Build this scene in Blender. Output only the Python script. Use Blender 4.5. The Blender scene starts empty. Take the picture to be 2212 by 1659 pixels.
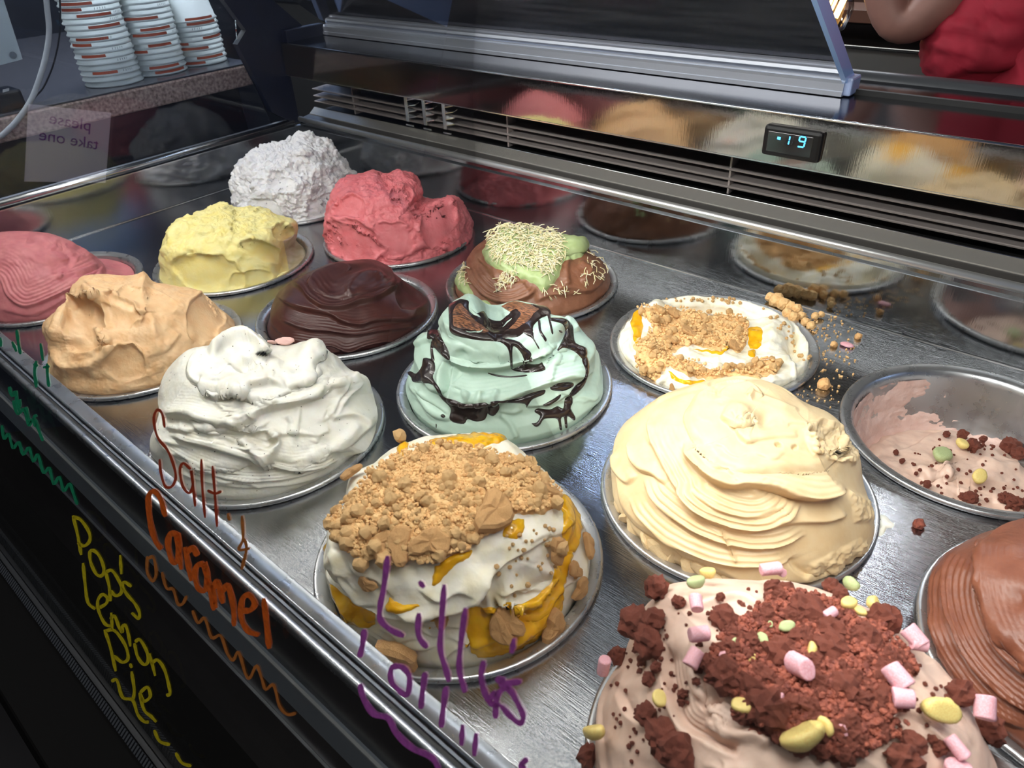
import bpy, bmesh, math, random
import numpy as np
from mathutils import Vector, Matrix
from mathutils.kdtree import KDTree

S = 0.1                     # one working unit (a tub's rim radius) is 10 cm
random.seed(7)
scene = bpy.context.scene
COL = scene.collection

# ------------------------------------------------------------------ camera
W, H, FPX = 2212.0, 1659.0, 1579.889
CAM = np.array([9.75446608, -2.30551392, 3.8771596])
ROT = np.array([[0.7520700915, -0.3425304517, 0.5630838900],
                [0.6573667263, 0.4514562327, -0.6033707460],
                [-0.0475348775, 0.8239297055, 0.5646948519]])
cd = bpy.data.cameras.new('camera')
cam = bpy.data.objects.new('camera', cd)
COL.objects.link(cam)
cd.sensor_fit = 'HORIZONTAL'
cd.sensor_width = 36.0
cd.lens = FPX / W * 36.0
cd.clip_start = 0.005
cd.clip_end = 50
mw = Matrix.Identity(4)
for i in range(3):
    for j in range(3):
        mw[i][j] = ROT[i, j]
    mw[i][3] = CAM[i] * S
cam.matrix_world = mw
scene.camera = cam
cd.dof.use_dof = True
cd.dof.focus_distance = 0.66
cd.dof.aperture_fstop = 18

# ------------------------------------------------------------------ world, exposure
w = bpy.data.worlds.new('world')
scene.world = w
w.use_nodes = True
bgn = w.node_tree.nodes['Background']
bgn.inputs[0].default_value = (0.35, 0.42, 0.55, 1)
bgn.inputs[1].default_value = 0.05
vs = scene.view_settings
vs.view_transform = 'Standard'
vs.look = 'None'
vs.gamma = 1
vs.use_curve_mapping = False
vs.exposure = 0.0
scene.cycles.max_bounces = 10
scene.cycles.transparent_max_bounces = 16
scene.cycles.glossy_bounces = 6
scene.cycles.diffuse_bounces = 4
scene.cycles.sample_clamp_indirect = 4.0


def area(name, loc, size, rot, power, color):
    ld = bpy.data.lights.new(name, 'AREA')
    ld.shape = 'RECTANGLE'
    ld.size, ld.size_y = size[0] * S, size[1] * S
    ld.energy = power
    ld.color = color
    o = bpy.data.objects.new(name, ld)
    o.location = Vector(loc) * S
    o.rotation_euler = rot
    COL.objects.link(o)
    return o


R_ = math.radians
# LED strip under the glass ridge; the glass and middle strips are added fill
area('fill_strip_glass', (4.7, -0.42, 4.45), (12.6, 0.14), (R_(22), 0, 0), 7.2, (1.0, 0.97, 0.93))
area('led_strip_front', (4.7, 1.0, 4.42), (12.6, 0.14), (0, 0, 0), 1.5, (1.0, 0.96, 0.90))
area('fill_strip_middle', (4.7, 2.25, 4.5), (12.6, 0.14), (R_(12), 0, 0), 0.6, (0.92, 0.96, 1.0))
# one ceiling lamp on the staff side; customer and counter lights are added fill
area('fill_light_customer', (2.0, -9.0, 15.5), (26, 9), (0, 0, 0), 18, (1.0, 0.95, 0.88))
area('ceiling_lamp_staff', (4.0, 20.0, 14.6), (30, 0.5), (0, 0, 0), 50, (0.94, 0.96, 1.0))
area('fill_light_counter', (-4.2, 2.6, 9.5), (2.5, 4.0), (0, 0, 0), 20, (0.97, 0.98, 1.0))
# unseen bluish lights added at both sides so the steel mirrors blue
area('blue_fill_right', (31.6, 14.5, 10.8), (12, 7), (R_(90), 0, R_(90)), 6.0, (0.42, 0.6, 1.0))
area('blue_fill_left', (-16.8, 12.0, 10.5), (13, 8), (R_(90), 0, R_(-90)), 6.0, (0.45, 0.62, 1.0))


# ------------------------------------------------------------------ helpers
def lin(c):
    return tuple(((x / 255.0) / 12.92 if x / 255.0 <= 0.04045 else ((x / 255.0 + 0.055) / 1.055) ** 2.4) for x in c)


def proj(P):
    q = (np.asarray(P, float) - CAM) @ ROT
    return np.stack([W / 2 + FPX * q[..., 0] / -q[..., 2], H / 2 - FPX * q[..., 1] / -q[..., 2]], -1)


def ray(px):
    px = np.asarray(px, float)
    d = np.stack([(px[..., 0] - W / 2) / FPX, -(px[..., 1] - H / 2) / FPX, -np.ones(px.shape[:-1])], -1)
    return d @ ROT.T


def on_z(px, z):
    r = ray(px)
    return CAM + r * ((z - CAM[2]) / r[..., 2])[..., None]


def on_plane(px, p0, n):
    r = ray(px)
    n = np.asarray(n, float)
    return CAM + r * (((np.asarray(p0) - CAM) @ n) / (r @ n))[..., None]


def hash3(i, j, k, seed):
    h = (i * 374761393 + j * 668265263 + k * 2147483647 + seed * 1274126177) & 0xFFFFFFFF
    h = ((h ^ (h >> 13)) * 1274126177) & 0xFFFFFFFF
    return h ^ (h >> 16)


def noise3(P, seed=0):
    """gradient noise, about -1..1"""
    P = np.asarray(P, float)
    i0 = np.floor(P).astype(np.int64)
    fr = P - i0
    u = fr * fr * fr * (fr * (fr * 6 - 15) + 10)
    out = 0.0
    for dx in (0, 1):
        wx = u[..., 0] if dx else 1 - u[..., 0]
        for dy in (0, 1):
            wy = u[..., 1] if dy else 1 - u[..., 1]
            for dz in (0, 1):
                wz = u[..., 2] if dz else 1 - u[..., 2]
                h = hash3(i0[..., 0] + dx, i0[..., 1] + dy, i0[..., 2] + dz, seed)
                gx = ((h & 255) / 127.5 - 1)
                gy = (((h >> 8) & 255) / 127.5 - 1)
                gz = (((h >> 16) & 255) / 127.5 - 1)
                out = out + wx * wy * wz * (gx * (fr[..., 0] - dx) + gy * (fr[..., 1] - dy) + gz * (fr[..., 2] - dz))
    return out * 1.3


def fbm(P, seed=0, octv=3, gain=0.5, ridged=False):
    a, s, t = 1.0, 0.0, 0.0
    P = np.asarray(P, float)
    for o in range(octv):
        n = noise3(P * (2.03 ** o), seed + o * 17)
        if ridged:
            n = 1 - 2 * np.abs(n)
        s = s + a * n
        t += a
        a *= gain
    return s / t


def sstep(a, b, x):
    t = np.clip((x - a) / (b - a), 0, 1)
    return t * t * (3 - 2 * t)


def xf(pts, z):
    """points read in an enlarged crop (ox, oy, scale) -> photograph pixels"""
    return np.array([(p[0] / z[2] + z[0], p[1] / z[2] + z[1]) for p in pts], float)


def smooth_line(pts, n=6):
    pts = np.asarray(pts, float)
    if len(pts) < 3:
        return pts
    P = np.vstack([2 * pts[0] - pts[1], pts, 2 * pts[-1] - pts[-2]])
    out = []
    for i in range(1, len(P) - 2):
        for t in np.linspace(0, 1, n, endpoint=False):
            a, b, c, d = P[i - 1], P[i], P[i + 1], P[i + 2]
            out.append(0.5 * ((2 * b) + (c - a) * t + (2 * a - 5 * b + 4 * c - d) * t * t + (3 * b - a - 3 * c + d) * t ** 3))
    out.append(pts[-1])
    return np.array(out)


def line_dist(px, pts):
    """distance, side (+ = left of travel, i.e. above for left-to-right) and run 0..1 along a polyline"""
    d = np.full(len(px), 1e9)
    sg = np.zeros(len(px))
    tt = np.zeros(len(px))
    seg = np.linalg.norm(np.diff(pts, axis=0), axis=1)
    cum = np.concatenate([[0], np.cumsum(seg)])
    L = cum[-1] + 1e-9
    for k in range(len(pts) - 1):
        a, b = pts[k], pts[k + 1]
        ab = b - a
        l2 = ab @ ab + 1e-9
        t = np.clip(((px - a) @ ab) / l2, 0, 1)
        q = px - (a + t[:, None] * ab)
        dd = np.hypot(q[:, 0], q[:, 1])
        m = dd < d
        d[m] = dd[m]
        cr = ab[0] * (px[m, 1] - a[1]) - ab[1] * (px[m, 0] - a[0])
        sg[m] = np.where(cr < 0, 1, -1)
        tt[m] = (cum[k] + t[m] * seg[k]) / L
    return d, sg, tt


def poly_sd(px, poly):
    """signed distance to a polygon, positive inside"""
    px = np.asarray(px, float)
    n = len(poly)
    inside = np.zeros(len(px), bool)
    d = np.full(len(px), 1e9)
    for k in range(n):
        a, b = poly[k], poly[(k + 1) % n]
        ab = b - a
        t = np.clip(((px - a) @ ab) / (ab @ ab + 1e-9), 0, 1)
        q = px - (a + t[:, None] * ab)
        d = np.minimum(d, np.hypot(q[:, 0], q[:, 1]))
        c = ((a[1] > px[:, 1]) != (b[1] > px[:, 1]))
        with np.errstate(divide='ignore', invalid='ignore'):
            xi = (b[0] - a[0]) * (px[:, 1] - a[1]) / (b[1] - a[1] + 1e-12) + a[0]
        inside ^= c & (px[:, 0] < xi)
    return np.where(inside, d, -d)


# ---- objects
def mesh_np(name, V, F, smooth=True):
    V = np.asarray(V, np.float32)
    me = bpy.data.meshes.new(name)
    me.vertices.add(len(V))
    me.vertices.foreach_set('co', V.ravel())
    if isinstance(F, np.ndarray):
        nf, k = F.shape
        tot = np.full(nf, k, np.int32)
        loops = F.ravel().astype(np.int32)
    else:
        tot = np.array([len(f) for f in F], np.int32)
        loops = np.array([i for f in F for i in f], np.int32)
        nf = len(F)
    me.loops.add(len(loops))
    me.loops.foreach_set('vertex_index', loops)
    me.polygons.add(nf)
    st = np.concatenate([[0], np.cumsum(tot)[:-1]]).astype(np.int32)
    me.polygons.foreach_set('loop_start', st)
    me.polygons.foreach_set('loop_total', tot)
    me.polygons.foreach_set('use_smooth', np.full(nf, smooth, bool))
    me.update(calc_edges=True)
    me.validate()
    return me


def wloc(o):
    v = Vector(o.location)
    while o.parent:
        o = o.parent
        v = v + o.location
    return v


def link(name, me, mat=None, parent=None, base=None):
    """me is in working units, world frame; origin goes to base (working units)"""
    o = bpy.data.objects.new(name, me)
    COL.objects.link(o)
    b = Vector(base) * S if base is not None else Vector((0, 0, 0))
    me.transform(Matrix.Scale(S, 4))
    if parent is not None:
        o.parent = parent
        pw = wloc(parent)
        if base is None:
            b = pw
        o.location = b - pw
    else:
        o.location = b
    me.transform(Matrix.Translation(-b))
    if mat:
        me.materials.clear()
        me.materials.append(mat)
    return o


def obj(name, V, F, mat, parent=None, base=None, smooth=True):
    return link(name, mesh_np(name, V, F, smooth), mat, parent, base)


def bmobj(name, bm, mat, parent=None, base=None, smooth=False):
    me = bpy.data.meshes.new(name)
    bm.normal_update()
    bm.to_mesh(me)
    bm.free()
    if smooth:
        me.polygons.foreach_set('use_smooth', np.full(len(me.polygons), True))
    return link(name, me, mat, parent, base)


def empty(name, loc):
    o = bpy.data.objects.new(name, None)
    o.empty_display_size = 0.02
    COL.objects.link(o)
    o.location = Vector(loc) * S
    return o


def tag(o, label, cat, group=None, kind=None):
    o['label'] = label
    o['category'] = cat
    if group:
        o['group'] = group
    if kind:
        o['kind'] = kind
    return o


def bm_box(bm, x0, x1, y0, y1, z0, z1, bev=0.0, seg=2):
    r = bmesh.ops.create_cube(bm, size=1)
    for v in r['verts']:
        v.co = Vector(((x0 + x1) / 2 + v.co.x * (x1 - x0), (y0 + y1) / 2 + v.co.y * (y1 - y0), (z0 + z1) / 2 + v.co.z * (z1 - z0)))
    if bev > 0:
        es = list({e for v in r['verts'] for e in v.link_edges})
        bmesh.ops.bevel(bm, geom=es, offset=bev, segments=seg, affect='EDGES', profile=0.5)


def box(name, b, mat, parent=None, bev=0.01, base=None):
    bm = bmesh.new()
    bm_box(bm, *b, bev=bev)
    return bmobj(name, bm, mat, parent, base)


def prism_x(name, prof, x0, x1, mat, parent=None, smooth=False, base=None, seg=1):
    """closed (y,z) profile run along x"""
    n = len(prof)
    xs = np.linspace(x0, x1, seg + 1)
    V = [(x, p[0], p[1]) for x in xs for p in prof]
    F = []
    for s_ in range(seg):
        for i in range(n):
            j = (i + 1) % n
            F.append((s_ * n + i, s_ * n + j, (s_ + 1) * n + j, (s_ + 1) * n + i))
    F.append(tuple(range(n - 1, -1, -1)))
    F.append(tuple(range(seg * n, seg * n + n)))
    return obj(name, V, F, mat, parent, base, smooth)


def prism_y(name, prof, y0, y1, mat, parent=None, smooth=False, base=None):
    n = len(prof)
    V = [(p[0], y, p[1]) for y in (y0, y1) for p in prof]
    F = [(i, n + i, n + (i + 1) % n, (i + 1) % n) for i in range(n)]
    F += [tuple(range(n)), tuple(range(2 * n - 1, n - 1, -1))]
    return obj(name, V, F, mat, parent, base, smooth)


def arc(cy, cz, r, a0, a1, n=8):
    return [(cy + r * math.cos(R_(a)), cz + r * math.sin(R_(a))) for a in np.linspace(a0, a1, n)]


def lathe_np(prof, n=64, c=(0, 0, 0), closed_bottom=True):
    prof = np.asarray(prof, float)
    th = np.linspace(0, 2 * np.pi, n, endpoint=False)
    V = np.stack([c[0] + prof[:, 0:1] * np.cos(th), c[1] + prof[:, 0:1] * np.sin(th), c[2] + np.repeat(prof[:, 1:2], n, 1)], -1).reshape(-1, 3)
    m = len(prof)
    i, j = np.meshgrid(np.arange(m - 1), np.arange(n), indexing='ij')
    jn = (j + 1) % n
    F = np.stack([i * n + j, i * n + jn, (i + 1) * n + jn, (i + 1) * n + j], -1).reshape(-1, 4)
    return V, F


def tube(pts, r, n=8, cap=True):
    pts = np.asarray(pts, float)
    m = len(pts)
    r = np.broadcast_to(np.asarray(r, float), (m,))
    T = np.gradient(pts, axis=0)
    T /= np.linalg.norm(T, axis=1)[:, None] + 1e-12
    up = np.array([0, 0, 1.0]) if abs(T[0, 2]) < 0.9 else np.array([1.0, 0, 0])
    A = np.cross(T[0], up)
    A /= np.linalg.norm(A)
    V = []
    for k in range(m):
        A = A - (A @ T[k]) * T[k]
        A /= np.linalg.norm(A) + 1e-12
        B = np.cross(T[k], A)
        for a in np.linspace(0, 2 * np.pi, n, endpoint=False):
            V.append(pts[k] + r[k] * (math.cos(a) * A + math.sin(a) * B))
    F = []
    for k in range(m - 1):
        for a in range(n):
            F.append((k * n + a, k * n + (a + 1) % n, (k + 1) * n + (a + 1) % n, (k + 1) * n + a))
    if cap:
        F.append(tuple(range(n - 1, -1, -1)))
        F.append(tuple(range((m - 1) * n, m * n)))
    return V, F


# ------------------------------------------------------------------ materials
def M(name, col, rough=0.5, metal=0.0, var=0.0, vscale=6.0, col2=None, bump=0.0, bscale=40.0, sss=0.0, coat=0.0,
      spec=0.5, stretch=None, rvar=0.0, emit=None, estr=0.0, detail=4.0, specks=None, aniso=0.0):
    m = bpy.data.materials.new(name)
    m.use_nodes = True
    nt = m.node_tree
    b = nt.nodes['Principled BSDF']
    c = lin(col)
    b.inputs['Base Color'].default_value = (*c, 1)
    b.inputs['Roughness'].default_value = rough
    b.inputs['Metallic'].default_value = metal
    b.inputs['Specular IOR Level'].default_value = spec
    b.inputs['Coat Weight'].default_value = coat
    b.inputs['Coat Roughness'].default_value = 0.12
    if sss:
        b.inputs['Subsurface Weight'].default_value = sss
        b.inputs['Subsurface Radius'].default_value = (1.0, 0.8, 0.6)
        b.inputs['Subsurface Scale'].default_value = 0.004
    if emit:
        b.inputs['Emission Color'].default_value = (*lin(emit), 1)
        b.inputs['Emission Strength'].default_value = estr
    tc = nt.nodes.new('ShaderNodeTexCoord')
    src = tc.outputs['Object']
    if stretch:
        mp = nt.nodes.new('ShaderNodeMapping')
        mp.inputs['Scale'].default_value = stretch
        nt.links.new(src, mp.inputs[0])
        src2 = mp.outputs[0]
    else:
        src2 = src
    if var or col2:
        n = nt.nodes.new('ShaderNodeTexNoise')
        n.inputs['Scale'].default_value = vscale * 10
        n.inputs['Detail'].default_value = detail
        nt.links.new(src2, n.inputs['Vector'])
        mx = nt.nodes.new('ShaderNodeMix')
        mx.data_type = 'RGBA'
        c2 = lin(col2) if col2 else tuple(x * (1 - var) for x in c)
        mx.inputs[6].default_value = (*c, 1)
        mx.inputs[7].default_value = (*c2, 1)
        rp = nt.nodes.new('ShaderNodeMapRange')
        rp.inputs[1].default_value = 0.38
        rp.inputs[2].default_value = 0.68
        nt.links.new(n.outputs['Fac'], rp.inputs[0])
        nt.links.new(rp.outputs[0], mx.inputs[0])
        last = mx.outputs[2]
        if specks:
            vo = nt.nodes.new('ShaderNodeTexVoronoi')
            vo.inputs['Scale'].default_value = specks[1]
            nt.links.new(src, vo.inputs['Vector'])
            lt = nt.nodes.new('ShaderNodeMath')
            lt.operation = 'LESS_THAN'
            lt.inputs[1].default_value = specks[2]
            nt.links.new(vo.outputs['Distance'], lt.inputs[0])
            m2 = nt.nodes.new('ShaderNodeMix')
            m2.data_type = 'RGBA'
            nt.links.new(lt.outputs[0], m2.inputs[0])
            nt.links.new(last, m2.inputs[6])
            m2.inputs[7].default_value = (*lin(specks[0]), 1)
            last = m2.outputs[2]
        nt.links.new(last, b.inputs['Base Color'])
    if rvar:
        n2 = nt.nodes.new('ShaderNodeTexNoise')
        n2.inputs['Scale'].default_value = bscale * 2
        n2.inputs['Detail'].default_value = 5
        nt.links.new(src2, n2.inputs['Vector'])
        rp2 = nt.nodes.new('ShaderNodeMapRange')
        rp2.inputs[1].default_value = 0.3
        rp2.inputs[2].default_value = 0.7
        rp2.inputs[3].default_value = max(0.02, rough - rvar)
        rp2.inputs[4].default_value = rough + rvar
        nt.links.new(n2.outputs['Fac'], rp2.inputs[0])
        nt.links.new(rp2.outputs[0], b.inputs['Roughness'])
    if bump:
        n3 = nt.nodes.new('ShaderNodeTexNoise')
        n3.inputs['Scale'].default_value = bscale * 10
        n3.inputs['Detail'].default_value = 5
        nt.links.new(src2, n3.inputs['Vector'])
        bp = nt.nodes.new('ShaderNodeBump')
        bp.inputs['Strength'].default_value = bump
        bp.inputs['Distance'].default_value = 0.002
        nt.links.new(n3.outputs['Fac'], bp.inputs['Height'])
        nt.links.new(bp.outputs[0], b.inputs['Normal'])
    return m


def glass_mat(name, tint=(1, 1, 1), refl=1.0, rough=0.0, haze=0.0):
    """thin pane: clear film plus a Fresnel reflection"""
    m = bpy.data.materials.new(name)
    m.use_nodes = True
    nt = m.node_tree
    nt.nodes.clear()
    out = nt.nodes.new('ShaderNodeOutputMaterial')
    tr = nt.nodes.new('ShaderNodeBsdfTransparent')
    tr.inputs[0].default_value = (*tint, 1)
    gl = nt.nodes.new('ShaderNodeBsdfGlossy')
    gl.inputs['Roughness'].default_value = rough
    fr = nt.nodes.new('ShaderNodeFresnel')
    fr.inputs[0].default_value = 1.45
    mu = nt.nodes.new('ShaderNodeMath')
    mu.operation = 'MULTIPLY'
    mu.inputs[1].default_value = refl
    mx = nt.nodes.new('ShaderNodeMixShader')
    nt.links.new(fr.outputs[0], mu.inputs[0])
    nt.links.new(mu.outputs[0], mx.inputs[0])
    nt.links.new(tr.outputs[0], mx.inputs[1])
    nt.links.new(gl.outputs[0], mx.inputs[2])
    last = mx.outputs[0]
    if haze:                                   # pale streaky film, stands in for the door pane's grey reflections
        df = nt.nodes.new('ShaderNodeBsdfDiffuse')
        df.inputs[0].default_value = (.55, .6, .68, 1)
        tc = nt.nodes.new('ShaderNodeTexCoord')
        mp = nt.nodes.new('ShaderNodeMapping')
        mp.inputs['Scale'].default_value = (3, 30, 30)
        nt.links.new(tc.outputs['Object'], mp.inputs[0])
        nz = nt.nodes.new('ShaderNodeTexNoise')
        nz.inputs['Scale'].default_value = 3
        nz.inputs['Detail'].default_value = 6
        nt.links.new(mp.outputs[0], nz.inputs['Vector'])
        rp = nt.nodes.new('ShaderNodeMapRange')
        rp.inputs[1].default_value = .35
        rp.inputs[2].default_value = .7
        rp.inputs[3].default_value = haze * .6
        rp.inputs[4].default_value = haze * 1.6
        nt.links.new(nz.outputs['Fac'], rp.inputs[0])
        m3 = nt.nodes.new('ShaderNodeMixShader')
        nt.links.new(rp.outputs[0], m3.inputs[0])
        nt.links.new(last, m3.inputs[1])
        nt.links.new(df.outputs[0], m3.inputs[2])
        last = m3.outputs[0]
    nt.links.new(last, out.inputs[0])
    return m


def steel_mat(name, col=(196, 197, 200), rough=0.16, rvar=0.06, scratch=0.06, stretch=(4, 90, 4), fine=True):
    """brushed, finely scratched stainless steel"""
    m = bpy.data.materials.new(name)
    m.use_nodes = True
    nt = m.node_tree
    b = nt.nodes['Principled BSDF']
    b.inputs['Base Color'].default_value = (*lin(col), 1)
    b.inputs['Metallic'].default_value = 1
    tc = nt.nodes.new('ShaderNodeTexCoord')
    prev = None
    hs = []
    for ang, st, sc in ((0.0, stretch, 14.0), (0.7, (3, 70, 3), 20.0), (-0.5, (3, 60, 3), 17.0)):
        mp = nt.nodes.new('ShaderNodeMapping')
        mp.inputs['Rotation'].default_value = (0, 0, ang)
        mp.inputs['Scale'].default_value = st
        nt.links.new(tc.outputs['Object'], mp.inputs[0])
        n = nt.nodes.new('ShaderNodeTexNoise')
        n.inputs['Scale'].default_value = sc
        n.inputs['Detail'].default_value = 6
        n.inputs['Distortion'].default_value = 0.3
        nt.links.new(mp.outputs[0], n.inputs['Vector'])
        hs.append(n.outputs['Fac'])
    add = nt.nodes.new('ShaderNodeMath')
    nt.links.new(hs[0], add.inputs[0])
    nt.links.new(hs[1], add.inputs[1])
    add2 = nt.nodes.new('ShaderNodeMath')
    nt.links.new(add.outputs[0], add2.inputs[0])
    nt.links.new(hs[2], add2.inputs[1])
    bp = nt.nodes.new('ShaderNodeBump')
    bp.inputs['Strength'].default_value = scratch
    bp.inputs['Distance'].default_value = 0.001
    nt.links.new(add2.outputs[0], bp.inputs['Height'])
    nt.links.new(bp.outputs[0], b.inputs['Normal'])
    n2 = nt.nodes.new('ShaderNodeTexNoise')
    n2.inputs['Scale'].default_value = 9
    n2.inputs['Detail'].default_value = 6
    nt.links.new(tc.outputs['Object'], n2.inputs['Vector'])
    rp = nt.nodes.new('ShaderNodeMapRange')
    rp.inputs[1].default_value = 0.35
    rp.inputs[2].default_value = 0.7
    rp.inputs[3].default_value = max(0.03, rough - rvar)
    rp.inputs[4].default_value = rough + rvar
    nt.links.new(n2.outputs['Fac'], rp.inputs[0])
    nt.links.new(rp.outputs[0], b.inputs['Roughness'])
    return m


m_tray = steel_mat('steel_tray', (176, 178, 182), 0.13, 0.05, 0.12)
m_wall = steel_mat('steel_basin_wall', (168, 170, 172), 0.10, 0.03, 0.03, (60, 4, 4))
m_trim = steel_mat('steel_trim', (212, 214, 216), 0.22, 0.05, 0.05, (4, 80, 80))
m_sill = M('satin_steel_sill', (220, 216, 208), 0.26, 0.85, bump=.03, bscale=30)
m_fascia = steel_mat('steel_fascia', (160, 156, 152), 0.07, 0.02, 0.025, (60, 4, 4))
m_rim = M('satin_steel_tub', (198, 199, 201), 0.30, 0.88, bump=.03, bscale=40, rvar=.07)
m_shelf = steel_mat('dark_polished_shelf', (92, 92, 100), 0.12, 0.04, 0.03)
m_alu = M('brushed_aluminium', (196, 200, 210), 0.38, 0.85, bump=0.02, bscale=30)
m_black = M('black_plastic', (13, 13, 15), 0.45, bump=0.05, bscale=30, spec=.25)
m_void = M('vent_black', (8, 8, 9), 0.6)
m_slat = M('vent_slat_grey', (150, 142, 140), 0.4, 0.4)
m_navy = M('navy_plastic', (12, 19, 40), 0.35, var=0.3)
m_body = M('cabinet_gloss_black', (5, 7, 12), 0.22, spec=0.12)
m_strip = M('grey_trim_strip', (86, 94, 106), 0.4, 0.1)
m_matte = M('matte_black_body', (4, 4, 5), 0.7, spec=.1)
m_glass = glass_mat('front_glass_clear', (0.97, 0.985, 0.98), 0.55)
m_door = glass_mat('door_glass', (0.60, 0.66, 0.76), 1.1, 0.03, 0.06)
m_side = glass_mat('side_glass', (0.86, 0.90, 0.97), 0.9)
m_edge = M('glass_edge_pale_blue', (150, 185, 235), 0.15, spec=0.6, coat=0.5)

# ================================================================== ROOM
def struct(name, b, mat):
    o = box(name, b, mat, None, 0.0)
    o['kind'] = 'structure'
    return o


m_floor = M('dark_floor_tiles', (24, 22, 22), 0.4, var=0.3, vscale=0.3)
m_wallb = M('dark_wall_paint', (58, 54, 54), 0.7, var=0.25, vscale=0.2)
m_wallu = M('grey_wall_paint', (104, 102, 102), 0.7, var=0.15, vscale=0.2)
m_walll = M('blue_wall_paint', (120, 158, 224), 0.6, var=0.3, vscale=0.2)
m_ceil = M('ceiling_paint', (70, 70, 74), 0.8)
struct('floor', (-18, 33, -26, 22, -9.4, -9.0), m_floor)
struct('wall_back', (-18, 33, 21, 21.5, -9, 5), m_wallb)
struct('wall_back_upper', (-18, 33, 20.9, 21.5, 5, 16), m_wallu)
struct('wall_left', (-17.5, -17, -26, 21, -9, 9), M('navy_wall_paint', (26, 32, 46), 0.6, var=0.3, vscale=0.2))
struct('wall_left_upper', (-17.6, -17.05, -26, 21, 9, 16), m_walll)
struct('wall_right', (32, 32.5, -26, 21, -9, 16), m_walll)
struct('wall_front', (-18, 33, -25.5, -25, -9, 16), M('charcoal_wall_paint', (38, 36, 38), 0.7))
struct('ceiling', (-18, 33, -26, 22, 16, 16.4), m_ceil)

# ================================================================== DISPLAY CABINET
X0, X1 = -1.5, 11.3
DX, ROWY, OFFS = 2.3337, (0.0, 1.7722, 3.551), (0.0, 1.1813, 0.0255)


def tub_xy(c, r):
    return c * DX + OFFS[r], ROWY[r]


cab = empty('display_cabinet', (5, 2, -9))
tag(cab, 'stainless steel ice cream display cabinet with glass front and rear vent', 'display cabinet')

# tray with round cut-outs
bm = bmesh.new()
edges = []


def loop(pts):
    vv = [bm.verts.new((p[0], p[1], 0)) for p in pts]
    for i in range(len(vv)):
        edges.append(bm.edges.new((vv[i], vv[(i + 1) % len(vv)])))


YF, YB = -1.11, 4.82
loop([(X0, YF), (X1, YF), (X1, YB), (X0, YB)])
for c in range(5):
    for r in range(3):
        cx, cy = tub_xy(c, r)
        if cx + .95 < X1:
            loop([(cx + .94 * math.cos(a), cy + .94 * math.sin(a)) for a in np.linspace(0, 2 * math.pi, 56, endpoint=False)])
bmesh.ops.triangle_fill(bm, use_beauty=True, use_dissolve=False, edges=edges)
for f in bm.faces:
    if f.normal.z < 0:
        f.normal_flip()
bmobj('tray', bm, m_tray, cab)
prism_x('tray_seam', [(3.505, 0.0), (3.505, 0.004), (3.525, 0.004), (3.525, 0.0)], 5.0, 5.25, m_trim, cab) if False else None

prism_x('basin_wall', [(YB, -.02), (YB + .04, -.02), (YB + .04, .64), (YB, .64)], X0, X1, m_wall, cab)
prism_y('basin_wall', [(X0, -.02), (X0 - .04, -.02), (X0 - .04, .64), (X0, .64)], YF, YB, m_wall, cab)
prism_x('basin_wall', [(YF, -.02), (YF - .04, -.02), (YF - .04, .6), (YF, .6)], X0, X1, m_wall, cab)
prism_y('basin_end', [(X1, -.02), (X1 + .04, -.02), (X1 + .04, .64), (X1, .64)], YF, YB, m_strip, cab)
# corner weld bead along the tray edges
prism_x('weld_seam', [(YB, .0), (YB - .018, .0), (YB - .012, .012), (YB, .018)], X0, X1, m_trim, cab)
prism_y('weld_seam', [(X0, .0), (X0 + .018, .0), (X0 + .012, .012), (X0, .018)], YF, YB, m_trim, cab)

m_rail = M('satin_steel_rail', (196, 200, 206), 0.3, 0.85, bump=.04, bscale=40, rvar=.06)
# front rail: flat steel lip, dark groove, second bead
prism_x('front_rail', [(-1.10, .59), (-1.10, .632)] + arc(-1.107, .636, .008, 0, 90, 4) + [(-1.195, .640)] +
        arc(-1.195, .628, .014, 90, 180, 5) + [(-1.209, .585)], X0 - .1, X1, m_rail, cab, True)
prism_x('rail_groove', [(-1.209, .56), (-1.209, .60), (-1.262, .60), (-1.262, .56)], X0 - .1, X1, m_black, cab)
prism_x('rail_gasket', [(-1.222, .595), (-1.222, .615), (-1.236, .615), (-1.236, .595)], X0 - .1, X1, m_strip, cab)
prism_x('outer_bead', [(-1.262, .55), (-1.262, .615)] + arc(-1.285, .61, .022, 20, 180, 7) + [(-1.309, .55)], X0 - .1, X1, m_rail, cab, True)
# black inner front panel under the rail, with a grey trim strip and a thin bright edge
prism_x('front_panel', [(-1.309, .56), (-1.309, -1.72), (-1.26, -1.72), (-1.26, .56)], X0 - .1, X1, m_body, cab)
zs = on_plane((306, 1150), (0, -1.33, 0), (0, 1, 0))[2]
zs2 = on_plane((262, 1150), (0, -1.33, 0), (0, 1, 0))[2]
prism_x('trim_strip', [(-1.31, zs2), (-1.31, zs), (-1.335, zs), (-1.335, zs2)], X0 - .1, X1, M('pale_grey_trim_strip', (176, 188, 204), .45), cab)
prism_x('trim_edge', [(-1.33, zs - .008), (-1.33, zs + .012), (-1.348, zs + .012), (-1.348, zs - .008)], X0 - .1, X1, M('bright_trim_edge', (235, 238, 242), .4), cab)
zt = on_plane((408, 1350), (0, -1.33, 0), (0, 1, 0))[2]
prism_x('trim_edge', [(-1.31, zt - .008), (-1.31, zt + .008), (-1.33, zt + .008), (-1.33, zt - .008)], X0 - .1, X1, m_alu, cab)
prism_x('front_ledge', [(-1.28, -1.72), (-2.6, -1.86), (-2.6, -1.95), (-1.28, -1.95)], X0 - .1, X1, m_matte, cab)

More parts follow.
